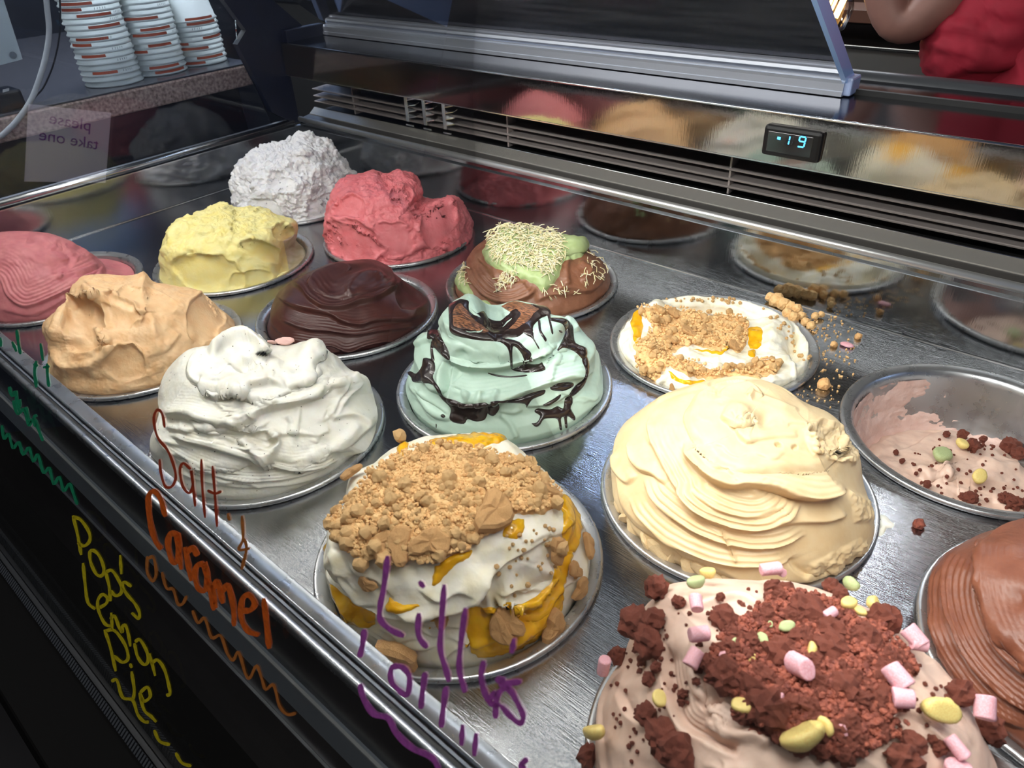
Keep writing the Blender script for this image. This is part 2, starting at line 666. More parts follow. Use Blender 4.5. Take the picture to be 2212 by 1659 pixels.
# front glass
GY0, GS = -1.6, 0.216
gb, gt = -1.79, 4.6
GN = np.array([0, -1, GS]) / math.hypot(1, GS)
prism_x('front_glass', [(GY0 + GS * gb, gb), (GY0 + GS * gt, gt), (GY0 + GS * gt + .05, gt), (GY0 + GS * gb + .05, gb)],
        X0 - .1, X1, m_glass, cab)
# ridged rubber gasket that carries the glass
V, F = [], []
for k in range(330):
    x = X0 + (X1 - X0) * k / 330
    n0 = len(V)
    for dx in (0, .022):
        for y, z in ((-2.10, -1.84), (-2.10, -1.74), (-2.045, -1.70), (-2.03, -1.84)):
            V.append((x + dx, y, z))
    for i in range(4):
        j = (i + 1) % 4
        F.append((n0 + i, n0 + j, n0 + 4 + j, n0 + 4 + i))
    F += [(n0 + 3, n0 + 2, n0 + 1, n0), (n0 + 4, n0 + 5, n0 + 6, n0 + 7)]
m_gasket = M('ribbed_gasket', (52, 56, 62), 0.45, 0.1)
g = obj('glass_gasket', V, F, m_gasket, cab, smooth=False)
g['kind'] = 'stuff'
prism_x('glass_channel', [(-2.03, -1.85), (-2.03, -1.78), (-1.99, -1.78), (-1.99, -1.85)], X0 - .1, X1, M('glass_channel_grey', (34, 37, 42), .5), cab)
prism_x('glass_channel', [(-1.93, -1.85), (-1.93, -1.79), (-1.90, -1.79), (-1.90, -1.85)], X0 - .1, X1, m_body, cab)
# outer body below
prism_x('outer_body', [(-2.56, -1.90), (-2.62, -1.93), (-2.66, -2.05), (-2.5, -9), (-1.3, -9), (-1.3, -1.9)], X0 - .1, X1, m_matte, cab)
prism_x('body_edge', [(-2.57, -1.86), (-2.57, -1.89), (-2.60, -1.89), (-2.60, -1.86)], X0 - .1, X1, m_strip, cab)
prism_x('rear_body', [(4.9, -9), (6.6, -9), (6.6, .3), (4.9, .3)], X0 - .1, X1, m_body, cab)
prism_y('side_body', [(X0 - .06, -9), (X0 - .14, -9), (X0 - .14, .6), (X0 - .06, .6)], -2.5, 6.5, m_body, cab)

# rear: stepped trims, air outlet, fascia
prism_x('rear_trim', [(4.82, .632), (4.815, .645), (4.86, .645), (4.86, .632)], X0, X1, m_trim, cab)
prism_x('rear_trim', [(4.85, .60), (4.85, .71), (4.90, .71), (4.90, .60)], X0, X1, m_wall, cab)
prism_x('rear_bead', arc(4.862, .742, .044, 0, 360, 17)[:-1], X0, X1, M('rear_bead_steel', (228, 228, 226), .3, .8), cab, True)
prism_x('rear_ledge', [(4.88, .70), (4.89, .755), (5.06, .775), (5.09, .73), (5.09, .70)], X0, X1, M('ledge_grey_steel', (92, 90, 88), .3, .6), cab)
prism_x('rear_sill', [(5.06, .74), (5.07, .785), (5.19, .868), (5.205, .868), (5.205, .74)], X0, X1, m_sill, cab)
prism_x('sill_edge', arc(5.2, .868, .008, 0, 360, 9)[:-1], X0, X1, m_trim, cab, True)
prism_x('vent_back', [(5.75, .7), (5.75, 2.0), (5.8, 2.0), (5.8, .7)], X0, X1, m_void, cab)
prism_x('vent_floor', [(5.2, .70), (5.2, .80), (5.75, .80), (5.75, .70)], X0, X1, m_void, cab)
for k, (y, z) in enumerate(((5.22, .955), (5.22, 1.045), (5.22, 1.155))):
    prism_x('vent_slat', [(y, z - .012), (y - .012, z + .004), (y, z + .012), (y + .30, z + .02), (y + .30, z + .008)], X0, X1, m_slat, cab)
for x in (-.45, 2.9, 6.2, 9.5):
    box('vent_divider', (x - .012, x + .012, 5.24, 5.42, .87, 1.3), m_slat, cab, 0.003)
for k, x in enumerate((.93, 1.32, 1.74)):
    bm = bmesh.new()
    bm_box(bm, x - .035, x + .035, 5.17, 5.19, .955, 1.33, .004)
    bm_box(bm, x - .03, x + .14, 5.15, 5.17, .90, .925, .004)
    for j in range(4):
        z = 1.01 + j * .085
        vv = [bm.verts.new(p) for p in ((x + .035, 5.17, z), (x + .17, 5.2, z + .03), (x + .20, 5.26, z + .055), (x + .035, 5.19, z + .05),
                                        (x + .035, 5.17, z + .012), (x + .17, 5.2, z + .042), (x + .20, 5.26, z + .067), (x + .035, 5.19, z + .062))]
        for q in ((0, 1, 2, 3), (7, 6, 5, 4), (0, 4, 5, 1), (1, 5, 6, 2), (2, 6, 7, 3), (3, 7, 4, 0)):
            bm.faces.new([vv[i] for i in q])
    bmobj('vent_clip', bm, m_trim, cab)
prism_x('fascia', [(4.785, 1.455), (4.78, 1.462), (4.797, 1.925), (4.88, 1.925), (4.88, 1.455)], X0, X1, m_fascia, cab)
prism_x('fascia_edge', [(4.80, 1.442), (4.775, 1.446), (4.775, 1.458), (4.80, 1.46)], X0, X1, m_trim, cab)
prism_x('rear_shelf', [(4.81, 1.90), (4.805, 1.94), (6.45, 1.955), (6.45, 1.90)], X0, X1, m_shelf, cab)
prism_x('shelf_edge', arc(4.802, 1.932, .014, 0, 360, 11)[:-1], X0, X1, m_trim, cab, True)
prism_x('rear_bumper', arc(6.5, 1.90, .13, 0, 360, 21)[:-1], X0, X1, M('bumper_grey', (92, 94, 98), .35, .5), cab, True)

# sliding glass door in its aluminium rail
prism_x('door_rail', [(5.56, 1.956), (5.56, 2.00), (5.575, 2.005), (5.575, 2.075), (5.60, 2.10), (5.64, 2.10), (5.64, 2.13), (5.68, 2.135), (5.74, 2.135), (5.76, 1.956)],
        X0 + .1, 7.13, m_alu, cab)
sl = np.array([-1.24, .945])
sl /= np.linalg.norm(sl)
nn = np.array([sl[1], -sl[0]])
p0 = np.array([5.735, 2.04])
p1 = p0 + sl * 4.3
p2, p3 = p1 + nn * .04, p0 + nn * .04
door = prism_x('sliding_door', [tuple(p0), tuple(p1), tuple(p2), tuple(p3)], X0 + .1, 7.1, m_door, cab)
pe = prism_x('door_edge', [tuple(p0 - nn * .05), tuple(p1 - nn * .05), tuple(p1 + nn * .09), tuple(p0 + nn * .09)], 7.1, 7.15, m_edge, cab)
box('door_foot', (7.1, 7.2, 5.6, 5.84, 1.956, 2.13), M('clear_plastic_foot', (150, 165, 200), 0.2, coat=0.5), cab, .02)
# ridge that joins the two glass slopes and carries the light
prism_x('canopy', [(-.66, 4.6), (2.45, 4.6), (2.5, 4.75), (-.66, 4.75)], X0 - .1, X1, M('canopy_light_grey', (205, 208, 214), 0.5), cab)
prism_x('light_housing', [(.8, 4.48), (.8, 4.6), (1.2, 4.6), (1.2, 4.48)], X0, X1, m_alu, cab)
# navy end post
prism_x('end_post', [(4.05, 2.03), (4.38, .95), (4.74, .70), (4.86, .70), (4.86, 1.90), (5.3, 1.90), (5.3, 2.1), (4.5, 2.85), (3.6, 3.55), (2.3, 4.6),
                     (2.0, 4.5), (3.3, 3.35), (4.0, 2.65), (4.25, 2.2)], X0 - .16, X0 - .02, m_navy, cab)
box('end_cap', (X0 - .04, X0 + .10, 4.86, 5.60, 1.90, 2.12), m_navy, cab, .015)
# left end: rolled trim and side glass
prism_y('side_trim', [(X0 + .005, .632), (X0 + .005, .648), (X0 - .05, .65), (X0 - .05, .632)], YF - .1, 4.86, m_trim, cab)
V, F = tube([(X0 - .055, YF - .15, .705), (X0 - .055, 4.75, .705)], .055, 16)
obj('side_bead', V, F, m_trim, cab)
prism_y('side_trim', [(X0 - .09, .66), (X0 - .09, .745), (X0 - .13, .76), (X0 - .13, .66)], YF - .1, 4.8, m_alu, cab)
V = [(x, y, z) for x in (X0 - .14, X0 - .11) for y, z in ((-1.35, .70), (4.4, .70), (4.1, 2.0), (4.2, 2.5), (2.1, 4.55), (-.6, 4.55))]
F = [tuple(range(5, -1, -1)), tuple(range(6, 12))] + [(i, (i + 1) % 6, 6 + (i + 1) % 6, 6 + i) for i in range(6)]
obj('side_glass', V, F, m_side, cab, smooth=False)

# thermometer in the fascia
tm = box('thermometer', (6.735, 7.315, 4.725, 4.86, 1.535, 1.83), m_black, cab, .035)
m_dig = M('blue_led_digit', (90, 190, 255), 0.4, emit=(70, 180, 255), estr=2.2)
m_dim = M('unlit_segment', (24, 25, 30), 0.4)
m_screen = M('smoked_display_window', (7, 7, 10), 0.12, coat=0.4)
box('display_window', (6.79, 7.23, 4.722, 4.73, 1.585, 1.775), m_screen, tm, .002)


def face_quads(name, strokes, wpx, y, mat, parent):
    V, F = [], []
    for st in strokes:
        a, b = np.array(st[0], float), np.array(st[1], float)
        d = (b - a) / np.linalg.norm(b - a)
        nrm = np.array([-d[1], d[0]]) * wpx / 2
        q = [a - nrm, b - nrm, b + nrm, a + nrm]
        n0 = len(V)
        for p in q:
            V.append(on_plane(p, (0, y, 0), (0, 1, 0)))
        for p in q:
            V.append(on_plane(p, (0, y, 0), (0, 1, 0)) + np.array([0, .004, 0]))
        F += [(n0, n0 + 1, n0 + 2, n0 + 3), (n0 + 7, n0 + 6, n0 + 5, n0 + 4)]
        F += [(n0 + i, n0 + 4 + i, n0 + 4 + (i + 1) % 4, n0 + (i + 1) % 4) for i in range(4)]
    return obj(name, V, F, mat, parent, smooth=False)


face_quads('minus_sign', [((1679, 298), (1686, 299.5))], 5.5, 4.718, m_dig, tm)
face_quads('digit', [((1706.5, 295), (1705, 303)), ((1704.5, 305), (1702.5, 312))], 2.6, 4.718, m_dig, tm)
face_quads('digit', [((1729, 295), (1740, 296.5)), ((1728, 296), (1726, 304)), ((1741, 298), (1739, 306)), ((1726.5, 305), (1738, 307)),
                     ((1738.5, 308), (1736, 317)), ((1723, 316.5), (1735, 318.5))], 3.0, 4.718, m_dig, tm)
face_quads('digit', [((1714, 296), (1712, 304)), ((1711.5, 306), (1709.5, 313)), ((1697, 303), (1695, 311))], 2.4, 4.719, m_dim, tm)

# ------------------------------------------------------------------ paint-marker writing on the front glass
ZA, ZB, ZC, ZD, ZE = (0, 1150, 3.2596), (0, 850, 2.0513), (700, 1284, 4.424), (650, 900, 2.1857), (0, 640, 5.53)


def writing(name, strokes, wpx, mat):
    V, F = [], []
    p0_ = (0, GY0, 0)
    for z, st in strokes:
        P = smooth_line(xf(st, z), 5)
        if len(P) == 2:
            P = np.array([P[0], (P[0] + P[1]) / 2, P[1]])
        T = np.gradient(P, axis=0)
        T /= np.linalg.norm(T, axis=1)[:, None] + 1e-9
        Nn = np.stack([-T[:, 1], T[:, 0]], 1)
        ww = wpx / 2 * (1 + 0.12 * np.sin(np.arange(len(P)) * 0.9))
        ww[0] *= .6
        ww[-1] *= .6
        A = on_plane(P - Nn * ww[:, None], p0_, GN) + GN * .004
        B = on_plane(P + Nn * ww[:, None], p0_, GN) + GN * .004
        n0 = len(V)
        for a, b in zip(A, B):
            V += [a, b]
        for k in range(len(P) - 1):
            i = n0 + 2 * k
            F.append((i, i + 1, i + 3, i + 2))
    return obj(name, V, F, mat, cab, smooth=False)


m_yel = M('yellow_paint_marker', (205, 190, 20), 0.5, var=0.35, vscale=30, emit=None)
m_org = M('orange_paint_marker', (214, 98, 28), 0.5, var=0.35, vscale=30)
m_org2 = M('thin_orange_paint_marker', (180, 110, 50), 0.5, var=0.35, vscale=30)
m_red_ = M('red_brown_paint_marker', (168, 62, 34), 0.5, var=0.25, vscale=30)
m_pur = M('purple_paint_marker', (176, 88, 182), 0.5, var=0.35, vscale=30)
m_grn = M('green_paint_marker', (20, 140, 100), 0.5, var=0.35, vscale=30)
writing('yellow_lettering', [
    (ZB, [(325, 540), (345, 620), (362, 715)]), (ZB, [(325, 545), (360, 560), (395, 610), (400, 650), (375, 675), (345, 660)]),
    (ZB, [(410, 690), (440, 715), (462, 770), (455, 805), (430, 800), (405, 750), (400, 705), (412, 690)]),
    (ZB, [(470, 790), (485, 850), (492, 920)]), (ZB, [(470, 790), (500, 785), (535, 840), (540, 880), (515, 895), (490, 870)]),
    (ZB, [(535, 715), (540, 800)]), (ZB, [(585, 855), (555, 835), (545, 850), (565, 890), (600, 930), (620, 970), (615, 995), (585, 970)]),
    (ZB, [(370, 750), (380, 850), (392, 925), (425, 955)]),
    (ZB, [(440, 950), (472, 930), (478, 905), (455, 890), (435, 920), (442, 970), (468, 1020), (495, 1030)]),
    (ZB, [(495, 970), (500, 1050)]), (ZB, [(490, 1000), (510, 985), (530, 1035), (545, 1060)]), (ZB, [(545, 1060), (545, 1030), (560, 1030), (572, 1070), (580, 1120)]),
    (ZB, [(600, 1100), (622, 1090), (652, 1140), (658, 1185), (640, 1200), (612, 1165), (598, 1105)]),
    (ZB, [(665, 1150), (690, 1250)]), (ZB, [(672, 1195), (700, 1180), (730, 1220), (750, 1290), (755, 1330), (738, 1335)]),
    (ZB, [(465, 1045), (490, 1120), (515, 1230)]), (ZB, [(470, 1050), (510, 1050), (555, 1110), (570, 1170), (545, 1190), (505, 1160)]),
    (ZB, [(578, 1195), (586, 1215)]), (ZB, [(585, 1230), (597, 1310), (592, 1355)]),
    (ZB, [(495, 1275), (520, 1270), (545, 1345), (590, 1358), (612, 1420), (640, 1452), (662, 1455)]),
    (ZB, [(622, 1325), (655, 1300), (668, 1340), (640, 1362), (622, 1325), (640, 1400), (672, 1430), (695, 1455)]),
    (ZB, [(685, 1490), (710, 1540), (755, 1555)]), (ZB, [(780, 1590), (808, 1635), (850, 1650)])], 7.0, m_yel)
writing('red_brown_lettering', [
    (ZB, [(733, 150), (722, 90), (700, 72), (685, 110), (700, 190), (745, 250), (770, 310), (782, 370), (765, 410), (735, 410), (716, 350), (710, 290)]),
    (ZB, [(848, 335), (815, 308), (800, 340), (813, 410), (842, 440), (858, 400), (850, 340), (862, 440), (868, 500)]),
    (ZB, [(895, 290), (900, 420), (912, 550)]), (ZB, [(945, 320), (955, 440), (965, 590)]), (ZB, [(922, 428), (955, 442), (985, 432)])], 6.0, m_red_)
writing('thin_orange_lettering', [
    (ZB, [(1012, 530), (1020, 562)]), (ZB, [(1075, 540), (1080, 640), (1062, 690), (1110, 685)]), (ZB, [(1085, 640), (1095, 690), (1072, 780)]),
    ], 6.5, m_org2)
writing('orange_squiggle', [
    (ZB, [(655, 720), (655, 790), (680, 830), (695, 790), (682, 725), (660, 730)]),
    (ZB, [(720, 790), (740, 860), (770, 868), (790, 930), (812, 930), (830, 895)]),
    (ZB, [(855, 960), (880, 1015), (910, 995), (940, 1080), (980, 1072), (1010, 1150), (1035, 1180), (1060, 1145), (1090, 1240), (1110, 1258), (1140, 1205), (1165, 1270),
          (1180, 1310), (1215, 1290), (1240, 1380), (1275, 1420), (1315, 1415)])], 6.5, m_org2)
writing('orange_lettering', [
    (ZB, [(735, 545), (715, 470), (685, 432), (660, 460), (665, 560), (690, 650), (718, 690)]),
    (ZB, [(780, 622), (755, 622), (745, 670), (765, 740), (788, 740), (795, 660), (785, 625), (805, 780)]),
    (ZB, [(820, 680), (850, 830)]), (ZB, [(830, 705), (855, 682), (876, 720)]),
    (ZB, [(905, 752), (875, 762), (865, 800), (880, 860), (912, 870), (920, 800), (905, 755), (938, 890), (950, 960)]),
    (ZB, [(942, 845), (960, 950)]), (ZB, [(945, 870), (965, 832), (990, 930)]), (ZB, [(985, 880), (1010, 850), (1035, 940), (1040, 1030)]),
    (ZB, [(1075, 962), (1110, 960), (1130, 930), (1105, 892), (1075, 912), (1070, 990), (1100, 1050), (1150, 1070)]),
    (ZB, [(1172, 905), (1182, 1020), (1195, 1130)])], 11.0, m_org)
writing('purple_lettering', [
    (ZD, [(412, 655), (395, 800), (378, 890), (378, 955), (420, 1000), (490, 1035)]), (ZD, [(562, 775), (585, 805)]),
    (ZD, [(560, 925), (558, 1030), (600, 1090)]), (ZD, [(680, 790), (665, 1000), (662, 1100), (690, 1200), (702, 1250)]),
    (ZD, [(780, 900), (755, 1100), (752, 1200), (778, 1300)]),
    (ZD, [(865, 1150), (855, 1240), (885, 1330), (930, 1370)]), (ZD, [(1010, 1045), (998, 1115)]),
    (ZC, [(1650, 790), (1720, 840), (1890, 830)]), (ZC, [(1720, 790), (1700, 860), (1790, 890)]), (ZC, [(1640, 920), (1585, 1030), (1690, 1045)]),
    (ZC, [(1645, 1180), (1650, 1040), (1680, 930), (1770, 900), (1870, 1060), (1910, 1160), (1880, 1225), (1800, 1170), (1690, 1050)]),
    (ZC, [(390, 330), (375, 470), (345, 600)]), (ZC, [(710, 680), (650, 705), (650, 830), (740, 930), (805, 950), (822, 800), (770, 705), (700, 680)]),
    (ZC, [(972, 740), (950, 900), (930, 1090)]), (ZC, [(1170, 880), (1145, 1080), (1125, 1270)]), (ZC, [(1330, 1240), (1320, 1440)]),
    (ZC, [(1460, 1320), (1440, 1540)]),
    (ZC, [(350, 850), (385, 1000), (480, 1140), (620, 1180), (690, 1320), (850, 1470), (1030, 1550), (1105, 1670)]),
    (ZC, [(1950, 1560), (1885, 1630), (1930, 1665)])], 12.0, m_pur)
writing('green_lettering', [
    (ZE, [(10, 490), (18, 600)]), (ZE, [(150, 540), (205, 660)]), (ZE, [(205, 400), (225, 560), (252, 690)]), (ZE, [(490, 560), (520, 770)]),
    (ZE, [(440, 770), (420, 900), (440, 1090)]), (ZE, [(405, 810), (460, 830)]), (ZE, [(570, 800), (575, 950), (590, 1080)]), (ZE, [(520, 850), (600, 835)]),
    (ZE, [(110, 1080), (150, 1190), (190, 1140), (205, 1260), (245, 1400)]), (ZE, [(235, 1230), (240, 1330)]), (ZE, [(310, 1320), (340, 1440), (375, 1520)]),
    (ZE, [(440, 1420), (410, 1450), (430, 1560)]),
    (ZB, [(60, 30), (80, 90), (108, 70), (130, 140), (150, 112), (172, 158), (192, 210)]),
    (ZB, [(10, 140), (20, 200), (40, 180), (60, 240), (85, 215), (105, 270), (130, 240), (150, 300), (170, 270), (195, 350), (220, 330), (240, 400), (265, 370),
          (285, 430), (310, 400), (330, 450), (345, 492)])], 6.5, m_grn)

# ================================================================== TUBS
TUBPROF = [(.94, .004), (.985, .004), (1.0, .015), (1.004, .03), (.998, .045), (.985, .052), (.972, .049), (.958, .046), (.925, .036), (.902, .02),
           (.888, -.04), (.872, -.15), (.84, -.3), (.77, -.5), (.62, -.7), (.38, -.83), (.001, -.87)]
tub_me = None
TUB = {}


def make_tub(c, r, label):
    global tub_me
    x, y = tub_xy(c, r)
    if tub_me is None:
        V, F = lathe_np(TUBPROF, 72)
        F = F[:, ::-1]
        o = obj('steel_tub', V, F, m_rim, None, base=(0, 0, 0))
        tub_me = o.data
        o.location = Vector((x, y, 0)) * S
    else:
        o = bpy.data.objects.new('steel_tub', tub_me)
        COL.objects.link(o)
        o.location = Vector((x, y, 0)) * S
    tag(o, label, 'tub', 'round steel tubs set into the tray')
    TUB[(c, r)] = o
    return o


# ================================================================== ICE CREAM ENGINE
def smooth1d(a, k):
    for _ in range(k):
        b = a.copy()
        b[1:-1] = (a[:-2] + 2 * a[1:-1] + a[2:]) / 4
        a = b
    return a


class Mound:
    def __init__(self, c, r, prof, sil=None, top=None, ns=140, nt=300, off=(0, 0), round_=10, anchor=.3, xfz=None, seed=0):
        self.c = np.array([*tub_xy(c, r), 0.0])
        self.seed = seed
        self.z = xfz or (0, 0, 1)
        pr_ = np.array(prof, float)
        seg = np.concatenate([[0], np.cumsum(np.linalg.norm(np.diff(pr_, axis=0), axis=1))])
        s = np.linspace(0, seg[-1], 400)
        rr = smooth1d(np.interp(s, seg, pr_[:, 0]), round_ * 8)
        zz = smooth1d(np.interp(s, seg, pr_[:, 1]), round_ * 8)
        u = np.linspace(0, 1, ns) ** 0.92
        rr = np.interp(u * seg[-1], s, rr)
        zz = np.interp(u * seg[-1], s, zz)
        rr[0] = 0.0005
        v = CAM - self.c
        th0 = math.atan2(v[1], v[0])
        uu = np.linspace(-np.pi, np.pi, nt, endpoint=False)
        th = th0 + uu - 0.42 * np.sin(uu)
        self.u = u
        self.th = th
        h = max(zz)
        k = np.clip(zz / max(h, 1e-3), 0, 1)[:, None]
        P = np.stack([self.c[0] + rr[:, None] * np.cos(th) + off[0] * k, self.c[1] + rr[:, None] * np.sin(th) + off[1] * k,
                      np.repeat(zz[:, None], nt, 1)], -1)
        self.P = P
        self.ns, self.nt = ns, nt
        if sil is not None:
            self.warp(xf(sil, self.z), anchor * h)
        self.upd()

    def warp(self, sil, az):
        A = self.c + np.array([0, 0, az])
        pa = proj(A)
        P = self.P
        px = proj(P)
        d = px - pa
        ph = np.arctan2(-d[..., 1], d[..., 0])           # up = +90 deg
        rad = np.hypot(d[..., 0], d[..., 1])
        nb = 144
        bins = ((ph + np.pi) / (2 * np.pi) * nb).astype(int) % nb
        Rb = np.zeros(nb)
        np.maximum.at(Rb, bins.ravel(), rad.ravel())
        Rb = np.maximum(Rb, 1)
        sl_ = smooth_line(sil, 6)
        ds = sl_ - pa
        pt = np.unwrap(np.arctan2(-ds[:, 1], ds[:, 0]))
        if pt[0] < pt[-1]:
            pt, ds = pt[::-1], ds[::-1]
        rt = np.hypot(ds[:, 0], ds[:, 1])
        cen = (np.arange(nb) + .5) / nb * 2 * np.pi - np.pi
        ratio = np.ones(nb)
        lo, hi = pt.min(), pt.max()
        for b in range(nb):
            for kk in (-1, 0, 1):
                a = cen[b] + kk * 2 * np.pi
                if lo <= a <= hi:
                    o = np.argsort(pt)
                    ratio[b] = np.interp(a, pt[o], rt[o]) / Rb[b]
        for _ in range(2):
            ratio = (np.roll(ratio, 1) + 2 * ratio + np.roll(ratio, -1)) / 4
        ratio = np.clip(ratio, .55, 1.8)
        f = (ph + np.pi) / (2 * np.pi) * nb - .5
        i0 = np.floor(f).astype(int)
        t = f - i0
        rv = ratio[i0 % nb] * (1 - t) + ratio[(i0 + 1) % nb] * t
        wgt = sstep(1.0, .90, self.u)[:, None]
        rv = 1 + (rv - 1) * wgt
        new = pa + d * rv[..., None]
        depth = -((P - CAM) @ ROT)[..., 2]
        r_ = ray(new)                                  # ray with camera depth 1
        self.P = CAM + r_ * depth[..., None]

    def upd(self):
        P = self.P
        dt = np.roll(P, -1, 1) - np.roll(P, 1, 1)
        dsn = np.gradient(P, axis=0)
        N = np.cross(dsn, dt)
        N /= np.linalg.norm(N, axis=-1, keepdims=True) + 1e-12
        N[0] = N[1].mean(0) / (np.linalg.norm(N[1].mean(0)) + 1e-12)
        if N[self.ns // 2, :, 2].mean() < 0 and N[1, :, 2].mean() < 0:
            N = -N
        self.N = N
        self.px = proj(P)
        v = CAM - P
        v /= np.linalg.norm(v, axis=-1, keepdims=True)
        self.vis = sstep(-.05, .3, (N * v).sum(-1))
        self.edge = sstep(1.0, .93, self.u)[:, None]

    def disp(self, h, keep_edge=True):
        if keep_edge:
            h = h * self.edge
        self.P = self.P + self.N * h[..., None]
        self.upd()

    # --- features in photograph pixels; amplitudes in working units
    def feats(self, L):
        H_ = np.zeros((self.ns, self.nt))
        for ft in L:
            k = ft[0]
            if k in ('fold', 'ridge'):
                pts = smooth_line(xf(ft[1], self.z), 5)
                amp, wd = ft[2], ft[3]
                opt = ft[4] if len(ft) > 4 else {}
                lo, hi = pts.min(0) - wd * 3.5, pts.max(0) + wd * 3.5
                m = (self.px[..., 0] > lo[0]) & (self.px[..., 0] < hi[0]) & (self.px[..., 1] > lo[1]) & (self.px[..., 1] < hi[1]) & (self.vis > 0.01)
                if not m.any():
                    continue
                q = self.px[m]
                jit = noise3(np.c_[q / 26.0, np.full(len(q), self.seed + .3)], 5)
                q = q + np.c_[jit, -jit] * opt.get('jit', .6)
                d, sg, t = line_dist(q, pts)
                tp = sstep(0, opt.get('tap', .12), t) * sstep(1, 1 - opt.get('tap', .12), t)
                if k == 'ridge':
                    hh = amp * np.exp(-(d / wd) ** 2) * tp
                else:
                    sd = d * sg
                    e = opt.get('e', 1.6)
                    sig = 1 / (1 + np.exp(-np.clip(sd / e, -30, 30)))
                    hh = amp * sig * np.exp(-np.maximum(sd, 0) / wd)
                    hh -= .35 * amp * (1 - sig) * np.exp(np.minimum(sd, 0) / (wd * .4))
                    if 'st' in opt:
                        sa, per, wr = opt['st']
                        hh += sa * np.sin(2 * np.pi * sd / per + .4 * jit) * np.exp(-np.abs(sd) / wr) * (sd > 0)
                    hh *= tp
                H_[m] += hh * self.vis[m]
            elif k in ('dent', 'bump', 'scoop'):
                x, y, rx, ry, rot, amp = ft[1:7]
                cx_, cy_ = xf([(x, y)], self.z)[0]
                rx, ry = rx / self.z[2], ry / self.z[2]
                a = R_(rot)
                dx, dy = self.px[..., 0] - cx_, self.px[..., 1] - cy_
                qx = (dx * math.cos(a) + dy * math.sin(a)) / rx
                qy = (-dx * math.sin(a) + dy * math.cos(a)) / ry
                rr = np.hypot(qx, qy)
                if k == 'scoop':
                    nz = 1 + .24 * noise3(np.stack([self.px[..., 0] / 22, self.px[..., 1] / 22, np.full_like(rr, self.seed)], -1), 9)
                    rr = rr * nz
                    hh = -amp * np.clip(1 - rr ** 2, 0, 1) ** .6 + .4 * amp * np.exp(-((rr - 1.05) / .09) ** 2) * np.clip(.4 + 1.1 * noise3(np.stack([self.px[..., 0] / 30, self.px[..., 1] / 30, np.full_like(rr, self.seed + 4.5)], -1), 2), 0, 1.2)
                else:
                    hh = amp * np.exp(-1.6 * rr ** 2)
                    if k == 'dent':
                        hh = -hh
                H_ += hh * self.vis
        self.disp(H_)
        return self

    def small_folds(self, n, amp, wd, seed, lo=.15, hi=.85, span=.16, slope=.10):
        """extra little overlapping folds that follow the turn of the spatula"""
        rg = np.random.default_rng(seed)
        L = []
        for _ in range(n):
            u0 = rg.uniform(lo, hi)
            t0 = rg.uniform(.24, .76)
            sp = span * rg.uniform(.5, 1.3)
            k = np.linspace(-.5, .5, 9)
            uu = np.clip(u0 + slope * rg.uniform(-.4, 1.2) * k + .015 * np.sin(k * 9 + rg.uniform(0, 6)), .03, .95)
            ii = (uu * (self.ns - 1)).astype(int)
            jj = ((t0 + sp * k) * self.nt).astype(int) % self.nt
            p = self.px[ii, jj]
            if p[0, 0] > p[-1, 0]:
                p = p[::-1]
            q = [tuple((a - np.array(self.z[:2])) * self.z[2]) for a in p]
            L.append(('fold', q, amp * rg.uniform(.5, 1.2), wd * rg.uniform(.6, 1.4), {'tap': .35}))
        return self.feats(L)

    def facet(self, L):
        """smooth spatula cuts: the rough surface is evened out inside an ellipse, hollowed, with a lip at its upper border"""
        Ps = self.P.copy()
        for _ in range(40):
            Ps = (np.roll(Ps, 1, 1) + 2 * Ps + np.roll(Ps, -1, 1)) / 4
            Ps[1:-1] = (Ps[:-2] + 2 * Ps[1:-1] + Ps[2:]) / 4
        px = self.px
        M_ = np.zeros(px.shape[:2])
        H_ = np.zeros(px.shape[:2])
        for x, y, rx, ry, rot, amp in L:
            a = R_(rot)
            dx, dy = px[..., 0] - x, px[..., 1] - y
            qx, qy = (dx * math.cos(a) + dy * math.sin(a)) / rx, (-dx * math.sin(a) + dy * math.cos(a)) / ry
            rr = np.hypot(qx, qy)
            rr = rr * (1 + .22 * noise3(np.stack([px[..., 0] / 25, px[..., 1] / 25, np.full_like(rr, self.seed + x)], -1), 9))
            M_ = np.maximum(M_, sstep(1.0, .88, rr))
            up = np.clip(.35 - qy, 0, 1.2)
            H_ += -amp * np.clip(1 - rr ** 2, 0, 1) ** .5 + .45 * amp * up * np.exp(-((rr - 1.06) / .08) ** 2)
        M_ = M_ * self.vis * self.edge
        self.P = self.P + (Ps - self.P) * M_[..., None]
        self.upd()
        self.disp(H_ * self.vis)
        return self

    def rough(self, scale, amp, seed=1, octv=3, ridged=False, mask=None, gain=.5):
        n = fbm(self.P * scale, seed + self.seed, octv, gain, ridged)
        h = n * amp
        if mask is not None:
            h = h * mask
        self.disp(h)
        return self

    def swirl(self, turns, amp, k=1, power=2.0, warp=.25, lo=.08, hi=.97, seed=3, dirn=1):
        """soft-serve folds: each turn overlaps the one below"""
        n = fbm(self.P * 1.7, seed + self.seed, 2)
        ph = self.u[:, None] * turns + dirn * k * self.th[None] / (2 * np.pi) + warp * n
        f = ph - np.floor(ph)
        h = amp * (f ** power - .4) * sstep(1.0, .93, f)
        h *= sstep(lo * .4, lo * 1.6, self.u)[:, None] * sstep(1.0, hi, self.u)[:, None]
        self.disp(h)
        return self

